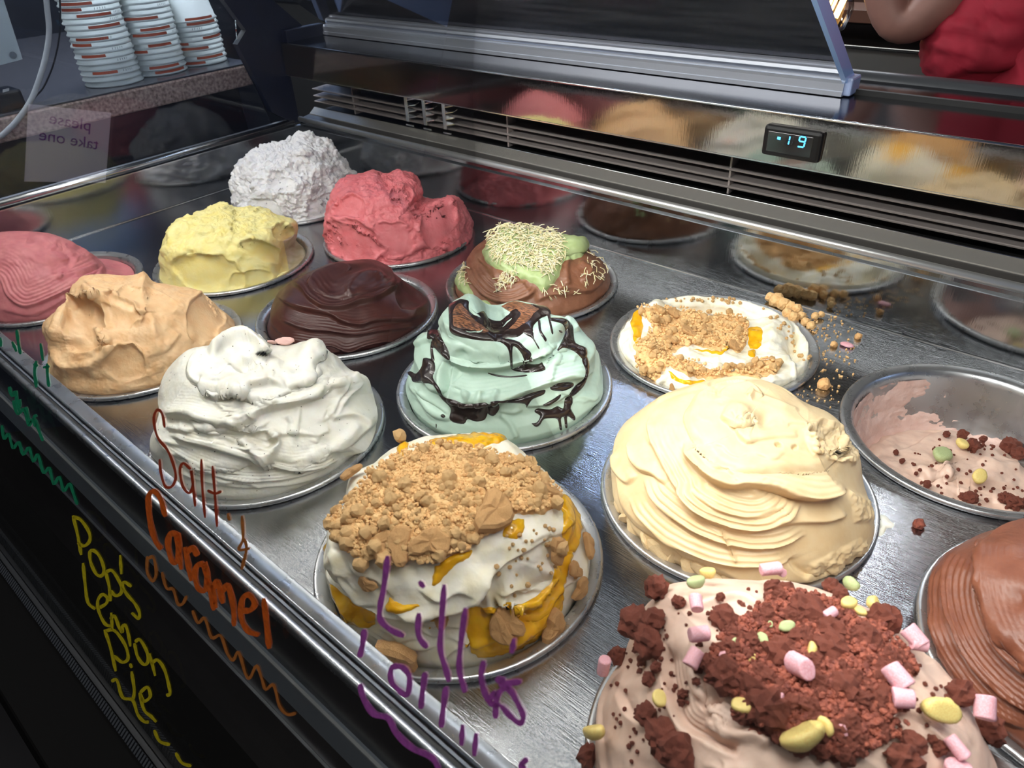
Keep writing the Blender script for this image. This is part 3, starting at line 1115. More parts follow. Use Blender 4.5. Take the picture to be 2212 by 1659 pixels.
    def build(self, mat, label, cat='ice cream', name='ice_cream', group='tubs of ice cream in the display'):
        ns, nt = self.ns, self.nt
        low = [(.86, -.08), (.825, -.28), (.75, -.47), (.6, -.67), (.3, -.82), (.02, -.855)]
        P = self.P.reshape(-1, 3)
        ex = []
        for r_, z_ in low:
            ex.append(np.stack([self.c[0] + r_ * np.cos(self.th), self.c[1] + r_ * np.sin(self.th), np.full(nt, z_)], -1))
        V = np.vstack([P] + ex)
        n = ns + len(low)
        i, j = np.meshgrid(np.arange(n - 1), np.arange(nt), indexing='ij')
        jn = (j + 1) % nt
        F = np.stack([i * nt + j, (i + 1) * nt + j, (i + 1) * nt + jn, i * nt + jn], -1).reshape(-1, 4)
        self.o = obj(name, V, F, mat, None, base=tuple(self.c))
        tag(self.o, label, cat, group)
        return self

    def patch(self, name, polys, thick, mat, edge=4.0, lump=0.0, lscale=12, zoom=None, extra=None, seed=0, wob=0.0, one=False, front=False):
        """a layer lying on the ice cream inside pixel outlines; sinks under the surface at its border"""
        px = self.px.reshape(-1, 2)
        sd = np.full(len(px), -1e9)
        q = px
        if wob:
            nz = noise3(np.c_[px / 14.0, np.zeros(len(px))], seed + 3)
            nz2 = noise3(np.c_[px / 14.0, np.full(len(px), 7.7)], seed + 4)
            q = px + np.c_[nz, nz2] * wob
        for po in polys:
            po = xf(po, zoom or self.z)
            sd = np.maximum(sd, poly_sd(q, smooth_line(np.vstack([po, po[:1]]), 3)[:-1]))
        if front:
            jj = np.tile((np.arange(self.nt) > .14 * self.nt) & (np.arange(self.nt) < .86 * self.nt), self.ns)
            sd = np.where(jj, sd, -1e9)
        else:
            sd = np.where(self.vis.reshape(-1) > .05, sd, -1e9)
        if extra is not None:
            sd = np.minimum(sd, extra)
        m = (sd > -edge).reshape(self.ns, self.nt)
        a = m[:-1] | m[1:]
        fm = a | np.roll(a, -1, 1)
        i, j = np.nonzero(fm)
        nt = self.nt
        jn = (j + 1) % nt
        F = np.stack([i * nt + j, (i + 1) * nt + j, (i + 1) * nt + jn, i * nt + jn], -1)
        if one and len(F):                     # keep the largest connected piece only
            lab = np.arange(self.ns * nt)
            for _ in range(400):
                mn = lab[F].min(1)
                new = lab.copy()
                for q_ in range(4):
                    np.minimum.at(new, F[:, q_], mn)
                if (new == lab).all():
                    break
                lab = new
            fl = lab[F[:, 0]]
            vals, cnt = np.unique(fl, return_counts=True)
            F = F[fl == vals[cnt.argmax()]]
        used, inv = np.unique(F, return_inverse=True)
        F = inv.reshape(-1, 4)
        P = self.P.reshape(-1, 3)[used]
        N = self.N.reshape(-1, 3)[used]
        s_ = np.clip(sd[used], -edge * 2, None)
        h = np.where(s_ < 0, s_ / edge * .012, thick * (1 - np.exp(-s_ / edge)))
        if lump:
            h = h + lump * fbm(P * lscale, seed + 11, 3) * sstep(0, edge * 1.5, s_)
        V = P + N * h[:, None]
        if len(F) == 0:
            return None
        o = obj(name, V, F, mat, self.o)
        o['kind'] = 'thing'
        del o['kind']
        return o

    def at(self, pts, zoom=None):
        """surface points and normals under photograph pixels"""
        if not hasattr(self, 'kd') or self.kdP is not self.P:
            m = (self.vis > .15)
            self.kidx = np.nonzero(m.reshape(-1))[0]
            pp = self.px.reshape(-1, 2)[self.kidx]
            kd = KDTree(len(pp))
            for a, p in enumerate(pp):
                kd.insert((p[0], p[1], 0), a)
            kd.balance()
            self.kd, self.kdP = kd, self.P
        q = xf(pts, zoom or self.z)
        ids = [self.kidx[self.kd.find((p[0], p[1], 0))[1]] for p in q]
        return self.P.reshape(-1, 3)[ids], self.N.reshape(-1, 3)[ids]

    def scatter_px(self, polys, n, rng, zoom=None):
        out = []
        polys = [xf(p, zoom or self.z) for p in polys]
        ar = []
        for p in polys:
            x, y = p[:, 0], p[:, 1]
            ar.append(abs(np.dot(x, np.roll(y, 1)) - np.dot(y, np.roll(x, 1))) / 2)
        ar = np.array(ar) / sum(ar)
        for p, a in zip(polys, ar):
            lo, hi = p.min(0), p.max(0)
            c = rng.uniform(lo, hi, (int(n * a * 4) + 20, 2))
            c = c[poly_sd(c, p) > 0][:int(round(n * a))]
            out.append(c)
        return np.vstack(out)


# ---- crumbs
def lump_mesh(name, sub, rough_, seed, squash=(1, 1, 1), scale=2.0):
    bm = bmesh.new()
    bmesh.ops.create_icosphere(bm, subdivisions=sub, radius=1)
    co = np.array([v.co[:] for v in bm.verts])
    n = fbm(co * scale, seed, 2)
    n2 = fbm(co * scale * 2.6, seed + 9, 2, .6, True)
    co = co * (1 + rough_ * n + rough_ * .5 * n2)[:, None] * np.array(squash)
    F = [[v.index for v in f.verts] for f in bm.faces]
    bm.free()
    return co, F


def place_parts(parent, name, shapes, P, N, sizes, mat, rng, sink=.3, smooth=False, flat=False, label=None, tilt=(-1.2, 1.2)):
    """separate part objects sharing a few meshes"""
    mes = []
    for k, (co, F) in enumerate(shapes):
        me = mesh_np(name, co * S, F, smooth)
        me.materials.append(mat)
        mes.append(me)
    pw = wloc(parent)
    outs = []
    for p, n, sz in zip(P, N, sizes):
        o = bpy.data.objects.new(name, mes[rng.integers(len(mes))])
        COL.objects.link(o)
        o.parent = parent
        o.location = Vector(p + n * sz * (1 - 2 * sink) * (.45 if flat else 1)) * S - pw
        q = Vector(n).to_track_quat('Z', 'Y')
        if flat:
            q = q @ Matrix.Rotation(rng.uniform(0, 6.28), 3, 'Z').to_quaternion()
        else:
            q = q @ Matrix.Rotation(rng.uniform(0, 6.28), 3, 'Z').to_quaternion() @ Matrix.Rotation(rng.uniform(*tilt), 3, 'X').to_quaternion()
        o.rotation_mode = 'QUATERNION'
        o.rotation_quaternion = q
        s_ = sz * rng.uniform(.85, 1.15, 3)
        o.scale = (s_[0], s_[1], s_[2])
        if label:
            o['label'] = label
        outs.append(o)
    return outs


def merged_lumps(parent, name, shapes, P, N, sizes, mat, rng, sink=.3):
    VV, FF, n0 = [], [], 0
    for p, n, sz in zip(P, N, sizes):
        co, F = shapes[rng.integers(len(shapes))]
        a = rng.uniform(0, 6.28)
        b = rng.uniform(0, 6.28)
        Rm = np.array(Matrix.Rotation(a, 3, 'Z') @ Matrix.Rotation(b, 3, 'X'))
        V = (co @ Rm.T) * sz * rng.uniform(.75, 1.25, 3) + p + n * sz * (1 - 2 * sink)
        VV.append(V)
        FF.append(np.array(F) + n0)
        n0 += len(V)
    o = obj(name, np.vstack(VV), np.vstack(FF), mat, parent, smooth=False)
    o['kind'] = 'stuff'
    return o

# ================================================================== THE FIFTEEN TUBS
rng = np.random.default_rng(11)
tl = {
    (0, 0): 'steel tub holding dusky pink ice cream at the front end of the tray',
    (0, 1): 'steel tub holding pale yellow ice cream, smeared on its inside wall',
    (0, 2): 'steel tub holding fluffy white ice cream in the far corner',
    (1, 0): 'steel tub holding peach orange ice cream beside the front rail',
    (1, 1): 'steel tub holding glossy dark chocolate ice cream',
    (1, 2): 'steel tub holding bright coral red sorbet',
    (2, 0): 'steel tub holding creamy white vanilla-flecked ice cream',
    (2, 1): 'steel tub holding mint green ice cream, chocolate smeared along its rim',
    (2, 2): 'steel tub holding chocolate and pistachio ice cream with shredded pastry',
    (3, 0): 'steel tub under the tall biscuit-crumb topped lemon ice cream, frost on its rim',
    (3, 1): 'steel tub holding caramel-beige swirled ice cream',
    (3, 2): 'steel tub of half-eaten crumb-topped lemon ice cream',
    (4, 0): 'steel tub under the marshmallow and brownie crumb ice cream',
    (4, 1): 'steel tub holding milk-chocolate brown swirled ice cream',
    (4, 2): 'nearly empty steel tub with pinkish smears inside',
}
for (c, r), lab in tl.items():
    make_tub(c, r, lab)


def ice(name, col, rough=.42, var=.05, bump=.18, bscale=34, col2=None, sss=.12, specks=None, coat=0.0, vscale=9, spec=.45):
    return M(name, col, rough, 0, var, vscale, col2, bump, bscale, sss, coat, spec, specks=specks, rvar=.06)


m_pinkb = ice('dusky_pink_ice', (206, 126, 128), .5, col2=(192, 106, 114))
m_yell = ice('pale_yellow_ice', (250, 238, 168), .42, col2=(250, 230, 140), bump=.3)
m_whit = ice('fluffy_white_ice', (248, 247, 249), .5, col2=(238, 238, 243), bump=.45)
m_peach = ice('peach_ice', (246, 206, 158), .42, col2=(240, 190, 136), bump=.3)
m_choc = ice('dark_chocolate_ice', (72, 38, 32), .34, col2=(62, 30, 26), bump=.06, sss=0, spec=.35)
m_red = ice('coral_sorbet', (236, 134, 140), .45, col2=(228, 116, 122), bump=.4)
m_van = ice('white_cream_ice', (250, 248, 238), .36, col2=(246, 241, 222), bump=.22, specks=((60, 50, 40), 170, .085))
m_mint = ice('mint_ice', (194, 219, 204), .36, col2=(186, 212, 196), bump=.1)
m_grbr = ice('milk_chocolate_ice', (138, 92, 68), .4, col2=(124, 80, 58), bump=.25)
m_lem = ice('whipped_lemon_cream', (250, 245, 230), .38, col2=(244, 234, 202), bump=.18)
m_car = ice('caramel_beige_ice', (224, 200, 158), .38, col2=(218, 190, 145), bump=.12)
m_mar = ice('rosy_beige_ice', (226, 196, 178), .42, col2=(216, 182, 164), bump=.14)
m_brn = ice('brown_chocolate_ice', (124, 74, 54), .4, col2=(110, 62, 44), bump=.16)
m_sauce = M('set_chocolate_sauce', (36, 26, 24), .22, 0, .15, 12, (44, 30, 26), bump=.04, bscale=20, coat=.2)
m_scorch = M('brushed_brown_chocolate', (40, 24, 18), .38, 0, 0, 22, (176, 118, 80), stretch=(1, 4, 1), detail=8)
m_curd = M('yellow_lemon_curd', (236, 170, 14), .16, 0, 0, 10, (246, 192, 34), sss=.15, coat=.4, bump=.08, bscale=12)
m_crumb = M('biscuit_crumb', (240, 200, 142), .85, 0, 0, 26, (220, 170, 112), bump=.6, bscale=45)
m_bisc = M('biscuit_piece', (228, 180, 122), .8, 0, 0, 20, (208, 154, 98), bump=.7, bscale=36)
m_brow = M('brownie_crumb', (150, 80, 60), .75, 0, 0, 34, (104, 50, 40), bump=.7, bscale=50)
m_marsh = M('pink_marshmallow', (222, 158, 164), .6, 0, 0, 10, (232, 186, 200), bump=.15)
m_cyel = M('yellow_candy', (232, 218, 140), .5, 0, 0, 14, (220, 176, 96), bump=.1)
m_cgrn = M('pale_green_candy', (182, 192, 140), .55, 0, 0, 14, (158, 172, 120), bump=.2)
m_pist = ice('pistachio_cream', (178, 194, 140), .4, col2=(162, 180, 120), bump=.1)
m_thread = M('shredded_pastry', (244, 228, 170), .6, 0, 0, 30, (250, 246, 226))
m_frost = ice('scraped_frost', (214, 206, 184), .6, col2=(190, 176, 140), bump=.4)
m_smear = ice('pink_smear', (228, 198, 188), .5, col2=(218, 182, 170), bump=.3)


def dome(h, w=.9, sh=1.0):
    """rounded heap"""
    return [(0, h), (.28 * w, h * .975), (.52 * w, h * .88), (.74 * w, h * .68), (.88 * w, h * .46), (.97 * w, h * .24), (1.0 * w, h * .08), (.88, -.03)]


def block(h, w=.93):
    """steep-sided, flat-topped heap"""
    return [(0, h), (.4 * w, h * .98), (.68 * w, h * .9), (.86 * w, h * .68), (.95 * w, h * .4), (.98 * w, h * .16), (.93, .0), (.88, -.05)]


FULL = (0, 0, 1)
Z1 = (0, 0, 3.16)
Z2 = (600, 0, 3.16)
Z4 = (0, 400, 3.16)
Z5 = (650, 350, 3.16)
ZF = (1250, 500, 2.2973)
ZV = (300, 680, 3.7696)
ZMi = (840, 600, 4.254)
ZCa = (1280, 780, 3.253)
ZLe = (650, 900, 2.1857)
ZMa = (1250, 1150, 2.2994)

lumps2 = [lump_mesh('crumb', 2, .6, s) for s in (1, 2, 3, 4)]
lumps1 = [lump_mesh('crumb', 1, .35, s) for s in (5, 6, 7)]
lumps0 = [lump_mesh('crumb', 1, .3, s) for s in (8, 9)]
lumps3 = [lump_mesh('crumb', 3, .75, s, scale=2.2) for s in (11, 12, 13)]
shards = [lump_mesh('shard', 2, .25, s, (1.25, .8, .38), 1.6) for s in (21, 22, 23)]

# ---- dusky pink (front end)
mo = Mound(0, 0, dome(.66, .9), sil=[(-60, 640), (-50, 540), (-20, 506), (40, 500), (105, 505), (170, 530), (215, 560), (240, 600), (262, 640), (250, 668)], xfz=FULL, seed=1)
mo.feats([('fold', xf([(-100, 640), (0, 640), (60, 760), (180, 830), (360, 770), (500, 700), (640, 640), (740, 580)], Z4), .05, 18, {'st': (.008, 8, 30)}),
          ('fold', xf([(330, 620), (440, 600), (490, 520), (440, 430), (330, 400), (150, 420)], Z4), -.04, 12),
          ('ridge', xf([(200, 340), (400, 380), (560, 440), (640, 520)], Z4), .03, 10),
          ('fold', xf([(0, 850), (200, 890), (330, 850), (480, 760)], Z4), .03, 12), ('fold', xf([(380, 640), (560, 610), (680, 540)], Z4), .03, 10),
          ('dent', 285, 600, 40, 45, 0, .16), ('dent', 120, 560, 40, 22, 20, .03)])
mo.small_folds(12, .03, 9, 12, .1, .85)
mo.rough(3, .025, 1, 3)
mo.rough(16, .006, 4, 2)
mo.build(m_pinkb, 'dusky pink ice cream heap scooped out on one side, beside the front glass corner')

# ---- pale yellow
mo = Mound(0, 1, block(.62, .9), sil=[(348, 590), (346, 545), (372, 492), (410, 470), (455, 452), (480, 436), (510, 452), (560, 452), (600, 468), (640, 478), (640, 505), (632, 560), (636, 590)], xfz=FULL, seed=2)
mo.feats([('fold', xf([(1180, 560), (1230, 480), (1350, 450), (1450, 490), (1560, 570), (1640, 570)], Z4), .05, 16),
          ('fold', xf([(1600, 430), (1700, 390), (1800, 400), (1900, 490), (1910, 550)], Z4), .05, 14),
          ('dent', *xf([(1980, 520)], Z4)[0], 30, 55, 20, .16), ('ridge', xf([(1090, 480), (1180, 400), (1190, 300), (1330, 230)], Z4), .03, 8)])
top = sstep(.75, .35, mo.u)[:, None]
mo.rough(4, .05, 1, 4, True, mask=.35 + .65 * top)
mo.rough(9, .07, 4, 5, False, mask=.15 + .85 * top, gain=.72)
mo.facet([(*xf([(1420, 600)], Z4)[0], 76, 42, 14, .05), (*xf([(1930, 320)], Z4)[0], 24, 18, 20, .07), (*xf([(1790, 450)], Z4)[0], 48, 20, 20, .04), (*xf([(1700, 660)], Z4)[0], 50, 24, -10, .02)])
mo.build(m_yell, 'pale yellow ice cream heap with rough top and one smooth scooped face')
mo.patch('rim_smear', [[(612, 520), (645, 505), (668, 540), (660, 580), (630, 600)]], .006, m_frost, 3)

# ---- fluffy white
mo = Mound(0, 2, dome(.86, .9), sil=[(500, 440), (500, 400), (512, 370), (548, 325), (590, 312), (630, 305), (655, 290), (690, 300), (730, 325), (756, 365), (758, 400), (735, 450)], xfz=FULL, seed=3, ns=150, nt=320)
mo.feats([('fold', [(560, 470), (600, 420), (640, 425), (660, 460)], .05, 14), ('fold', [(520, 400), (560, 370), (600, 375), (640, 350)], .05, 14),
          ('fold', [(600, 345), (650, 335), (700, 350)], .05, 14)])
mo.rough(2.6, .20, 1, 5, False, gain=.6)
mo.rough(9, .09, 5, 5, False, gain=.7)
mo.facet([(705, 450, 48, 30, -30, .03), (570, 455, 40, 26, 20, .03), (610, 400, 28, 18, 0, .02)])
mo.build(m_whit, 'fluffy torn white ice cream heap in the far tray corner')

# ---- peach
mo = Mound(1, 0, dome(.74, .93), sil=[(95, 800), (110, 760), (88, 706), (135, 655), (170, 605), (215, 596), (268, 598), (302, 588), (312, 578), (330, 606), (385, 618), (440, 632), (478, 668), (505, 700), (508, 745), (500, 760)],
           xfz=FULL, seed=4, ns=170, nt=360)
mo.feats([('dent', *xf([(540, 1280)], Z4)[0], 22, 24, 0, .06), ('dent', *xf([(660, 1330)], Z4)[0], 120, 14, 0, .03),
          ('ridge', xf([(480, 760), (410, 900), (375, 1100), (430, 1230), (560, 1245), (700, 1190), (790, 1090)], Z4), .06, 10),
          ('ridge', xf([(910, 960), (1000, 890), (1050, 1000), (1080, 1150)], Z4), .035, 12),
          ('fold', xf([(520, 760), (700, 800), (900, 890), (1100, 860), (1250, 900), (1300, 1040), (1400, 1070)], Z4), .045, 16),
          ('ridge', xf([(560, 660), (620, 720), (760, 740)], Z4), .03, 9), ('fold', xf([(1000, 1180), (1150, 1120), (1250, 1000)], Z4), .03, 14)])
mo.rough(2.4, .04, 1, 3)
mo.rough(8, .026, 2, 5, gain=.62)
mo.facet([(*xf([(570, 950)], Z4)[0], 46, 62, 12, .13), (*xf([(760, 870)], Z4)[0], 58, 36, 14, .05), (*xf([(850, 1215)], Z4)[0], 46, 38, 0, .06), (*xf([(1400, 900)], Z4)[0], 40, 58, 12, .035), (*xf([(1000, 780)], Z4)[0], 70, 22, 14, .02)])
mo.feats([('bump', *xf([(720, 1080)], Z4)[0], 16, 26, 0, .05), ('ridge', xf([(650, 960), (700, 1050), (770, 1080)], Z4), .03, 6)])
mo.build(m_peach, 'peach orange ice cream heap with deep scooped hollows behind the front rail')

# ---- dark chocolate
mo = Mound(1, 1, dome(.56, .9), sil=[(575, 720), (578, 682), (600, 635), (640, 600), (700, 572), (770, 560), (820, 568), (856, 590), (895, 620), (925, 650), (930, 690), (920, 705)], xfz=FULL, seed=5, ns=160, nt=340)
mo.swirl(2.0, .03, 1, 2.0, .25, dirn=-1)
mo.feats([('fold', xf([(-100, 800), (0, 870), (60, 940), (150, 1005), (280, 1010), (400, 965), (520, 940), (640, 860), (690, 800)], Z5), .06, 22, {'st': (.006, 10, 30)}),
          ('ridge', xf([(320, 920), (345, 840), (430, 765), (530, 765), (560, 840)], Z5), .03, 9), ('dent', *xf([(200, 880)], Z5)[0], 46, 30, 0, .035),
          ('fold', xf([(-200, 900), (-60, 990), (180, 1045), (280, 1100), (400, 1125), (520, 1090), (680, 1085), (860, 1040)], Z5), .06, 18),
          ('fold', xf([(-180, 1060), (0, 1140), (200, 1165), (380, 1185), (560, 1155), (780, 1130)], Z5), .05, 14, {'st': (.006, 7, 20)}),
          ('fold', xf([(-100, 1230), (100, 1260), (210, 1265), (320, 1295), (500, 1245), (720, 1215)], Z5), .04, 12, {'st': (.006, 6, 18)}),
          ('scoop', *xf([(760, 900)], Z5)[0], 34, 40, 30, .05)])
mo.rough(2.2, .03, 1, 2)
mo.build(m_choc, 'glossy dark chocolate ice cream swirl, smooth and shiny')

# ---- coral red sorbet
mo = Mound(1, 2, block(.8, .92), sil=[(712, 540), (706, 500), (712, 450), (725, 410), (745, 388), (790, 378), (806, 367), (818, 380), (845, 376), (870, 372), (892, 378), (908, 408), (900, 440), (918, 448), (940, 428),
                                      (962, 432), (985, 424), (1000, 450), (1016, 475), (1016, 520), (1005, 535)], xfz=FULL, seed=6, ns=160, nt=340)
mo.feats([('fold', xf([(180, 370), (260, 430), (370, 445), (480, 480), (575, 585)], Z5), .05, 18),
          ('fold', xf([(560, 650), (700, 640), (840, 570), (1010, 590), (1090, 560)], Z5), .05, 14),
          ('dent', 915, 455, 26, 30, 0, .12), ('ridge', xf([(640, 90), (720, 130), (780, 220), (770, 280)], Z5), .04, 8), ('fold', xf([(440, 380), (540, 320), (600, 300), (700, 300)], Z5), .035, 12),
          ('bump', *xf([(480, 110)], Z5)[0], 18, 18, 0, .05)])
mo.rough(3, .05, 1, 4, True)
mo.rough(8, .06, 4, 5, False, gain=.72)
mo.facet([(*xf([(350, 540)], Z5)[0], 62, 42, 22, .05), (*xf([(940, 410)], Z5)[0], 40, 58, 12, .05), (*xf([(620, 540)], Z5)[0], 50, 40, 0, .02), (*xf([(330, 330)], Z5)[0], 36, 30, -20, .03), (*xf([(680, 230)], Z5)[0], 26, 22, 0, .04)])
mo.build(m_red, 'bright coral red sorbet heap with torn notched top')

# ---- creamy white
mo = Mound(2, 0, dome(.84, .93), sil=[(325, 1000), (318, 950), (345, 880), (350, 815), (395, 757), (430, 745), (480, 738), (520, 722), (555, 728), (590, 742), (635, 748), (680, 738), (705, 752), (730, 762), (760, 800), (795, 812),
                                      (800, 850), (818, 900), (822, 935), (800, 1000)], xfz=FULL, seed=7, ns=200, nt=420)
mo.swirl(2.4, .05, 1, 2.2, .35, dirn=-1)
z = ZV
mo.feats([('fold', xf([(170, 760), (260, 830), (430, 845), (600, 885), (760, 920), (900, 880), (1000, 800), (1200, 750), (1330, 720), (1480, 640), (1570, 540)], z), .105, 24, {'st': (.006, 7, 24)}),
          ('fold', xf([(200, 920), (400, 955), (560, 935), (760, 965), (900, 960)], z), .05, 14),
          ('fold', xf([(230, 980), (520, 1065), (700, 1115), (900, 1175), (1100, 1235), (1250, 1262), (1450, 1235), (1650, 1180)], z), .085, 22, {'st': (.006, 7, 22)}),
          ('fold', xf([(150, 1090), (300, 1170), (400, 1225), (600, 1295), (850, 1345), (1100, 1345), (1350, 1300), (1600, 1230)], z), .04, 14, {'st': (.006, 6, 18)}),
          ('fold', xf([(250, 1260), (420, 1330), (600, 1375), (850, 1410), (1200, 1390), (1500, 1320)], z), .03, 12),
          ('fold', xf([(500, 480), (530, 600), (640, 690), (740, 645), (860, 655), (900, 600), (1060, 575), (1200, 600)], z), .085, 20),
          ('dent', *xf([(870, 395)], z)[0], 36, 20, -10, .11), ('ridge', xf([(560, 330), (700, 235), (850, 180), (970, 265), (1015, 400)], z), .10, 10),
          ('bump', *xf([(1430, 290)], z)[0], 34, 30, 0, .08), ('dent', *xf([(1275, 440)], z)[0], 13, 14, 30, .05),
          ('scoop', *xf([(880, 1010)], z)[0], 66, 22, 8, .06), ('ridge', xf([(1050, 930), (1110, 1000), (1095, 1100), (990, 1145), (880, 1060), (810, 1035)], z), .075, 8),
          ('ridge', xf([(1205, 810), (1240, 880), (1235, 970)], z), .03, 5), ('ridge', xf([(1300, 740), (1290, 860), (1250, 1000)], z), .025, 5),
          ('fold', xf([(1530, 740), (1575, 855), (1680, 835), (1780, 840), (1910, 920)], z), .045, 14), ('ridge', xf([(1360, 1130), (1440, 1145), (1560, 1100), (1700, 1000), (1800, 880)], z), .035, 12),
          ('fold', xf([(1440, 1060), (1480, 980), (1560, 960)], z), .03, 10), ('ridge', xf([(1560, 590), (1700, 560), (1790, 480)], z), .05, 12), ('fold', xf([(1200, 600), (1320, 560), (1500, 470)], z), .04, 14)])
mo.small_folds(34, .04, 11, 3, .12, .85)
mo.rough(3, .012, 1, 3)
mo.rough(14, .004, 6, 3)
mo.build(m_van, 'creamy white ice cream heap with curled spatula folds and tiny dark flecks')
P_, N_ = mo.at([(1160, 230), (1200, 250), (1080, 250)], ZV)
place_parts(mo.o, 'pink_candy_piece', shards, P_, N_, [.05, .05, .035], M('pale_pink_candy', (236, 190, 180), .5), rng, .1, label='pale pink candy piece')

# ---- mint with chocolate sauce
prof = [(0, .88), (.2, .88), (.4, .87), (.53, .80), (.575, .70), (.575, .60), (.62, .54), (.71, .48), (.79, .40), (.80, .30), (.82, .23), (.875, .17), (.91, .08), (.88, -.03)]
mo = Mound(2, 1, prof, sil=[(880, 870), (876, 820), (893, 775), (898, 740), (915, 715), (948, 720), (946, 690), (975, 652), (1002, 637), (1014, 622), (1026, 628), (1030, 650), (1075, 660), (1120, 648), (1182, 668), (1190, 682),
                            (1228, 682), (1245, 700), (1285, 745), (1303, 800), (1305, 850), (1295, 885)], xfz=FULL, seed=8, ns=230, nt=460, round_=2, off=(-.04, .05))
z = ZMi
mo.feats([('dent', *xf([(930, 400)], z)[0], 76, 32, 8, .06),
          ('fold', xf([(470, 620), (560, 765), (680, 845), (850, 860), (1050, 845), (1250, 785), (1400, 700), (1530, 620)], z), .10, 26),
          ('fold', xf([(470, 1050), (560, 1115), (720, 1155), (900, 1145), (1100, 1115), (1300, 1055), (1450, 1000), (1700, 930), (1910, 865)], z), .10, 26, {'st': (.006, 9, 30)}),
          ('ridge', xf([(540, 760), (480, 900), (500, 1060)], z), .05, 8), ('ridge', xf([(610, 800), (580, 950), (590, 1110)], z), .04, 6), ('dent', *xf([(550, 960)], z)[0], 8, 34, 0, .05),
          ('ridge', xf([(740, 1060), (700, 1140)], z), .03, 6), ('ridge', xf([(860, 1050), (830, 1140)], z), .03, 6), ('ridge', xf([(1000, 1030), (960, 1130)], z), .025, 6),
          ('fold', xf([(170, 980), (260, 1095), (350, 1205), (480, 1295), (600, 1300)], z), .04, 16), ('fold', xf([(220, 1010), (340, 1100), (470, 1190), (560, 1270)], z), .03, 8),
          ('fold', xf([(1240, 1185), (1400, 1175), (1560, 1115), (1660, 1040), (1750, 960)], z), .045, 14), ('fold', xf([(1000, 1230), (1150, 1250), (1240, 1210)], z), .03, 10),
          ('ridge', xf([(1020, 1250), (1120, 1350), (1180, 1480)], z), .025, 5), ('ridge', xf([(1560, 700), (1500, 820), (1440, 990)], z), .03, 6),
          ('dent', *xf([(690, 690)], z)[0], 15, 9, 35, .035), ('dent', *xf([(810, 780)], z)[0], 9, 5, 20, .02),
          ('fold', xf([(1480, 720), (1650, 660), (1800, 700)], z), .035, 12), ('fold', xf([(240, 640), (320, 600), (440, 580)], z), .05, 14), ('ridge', xf([(1620, 350), (1700, 420), (1730, 500)], z), .04, 9)])
mo.small_folds(14, .03, 12, 5, .35, .9, .1)
mo.rough(3.2, .02, 1, 2)
mo.rough(12, .004, 4, 2)
mo.build(m_mint, 'mint green ice cream in three tiers, draped with dark chocolate sauce')
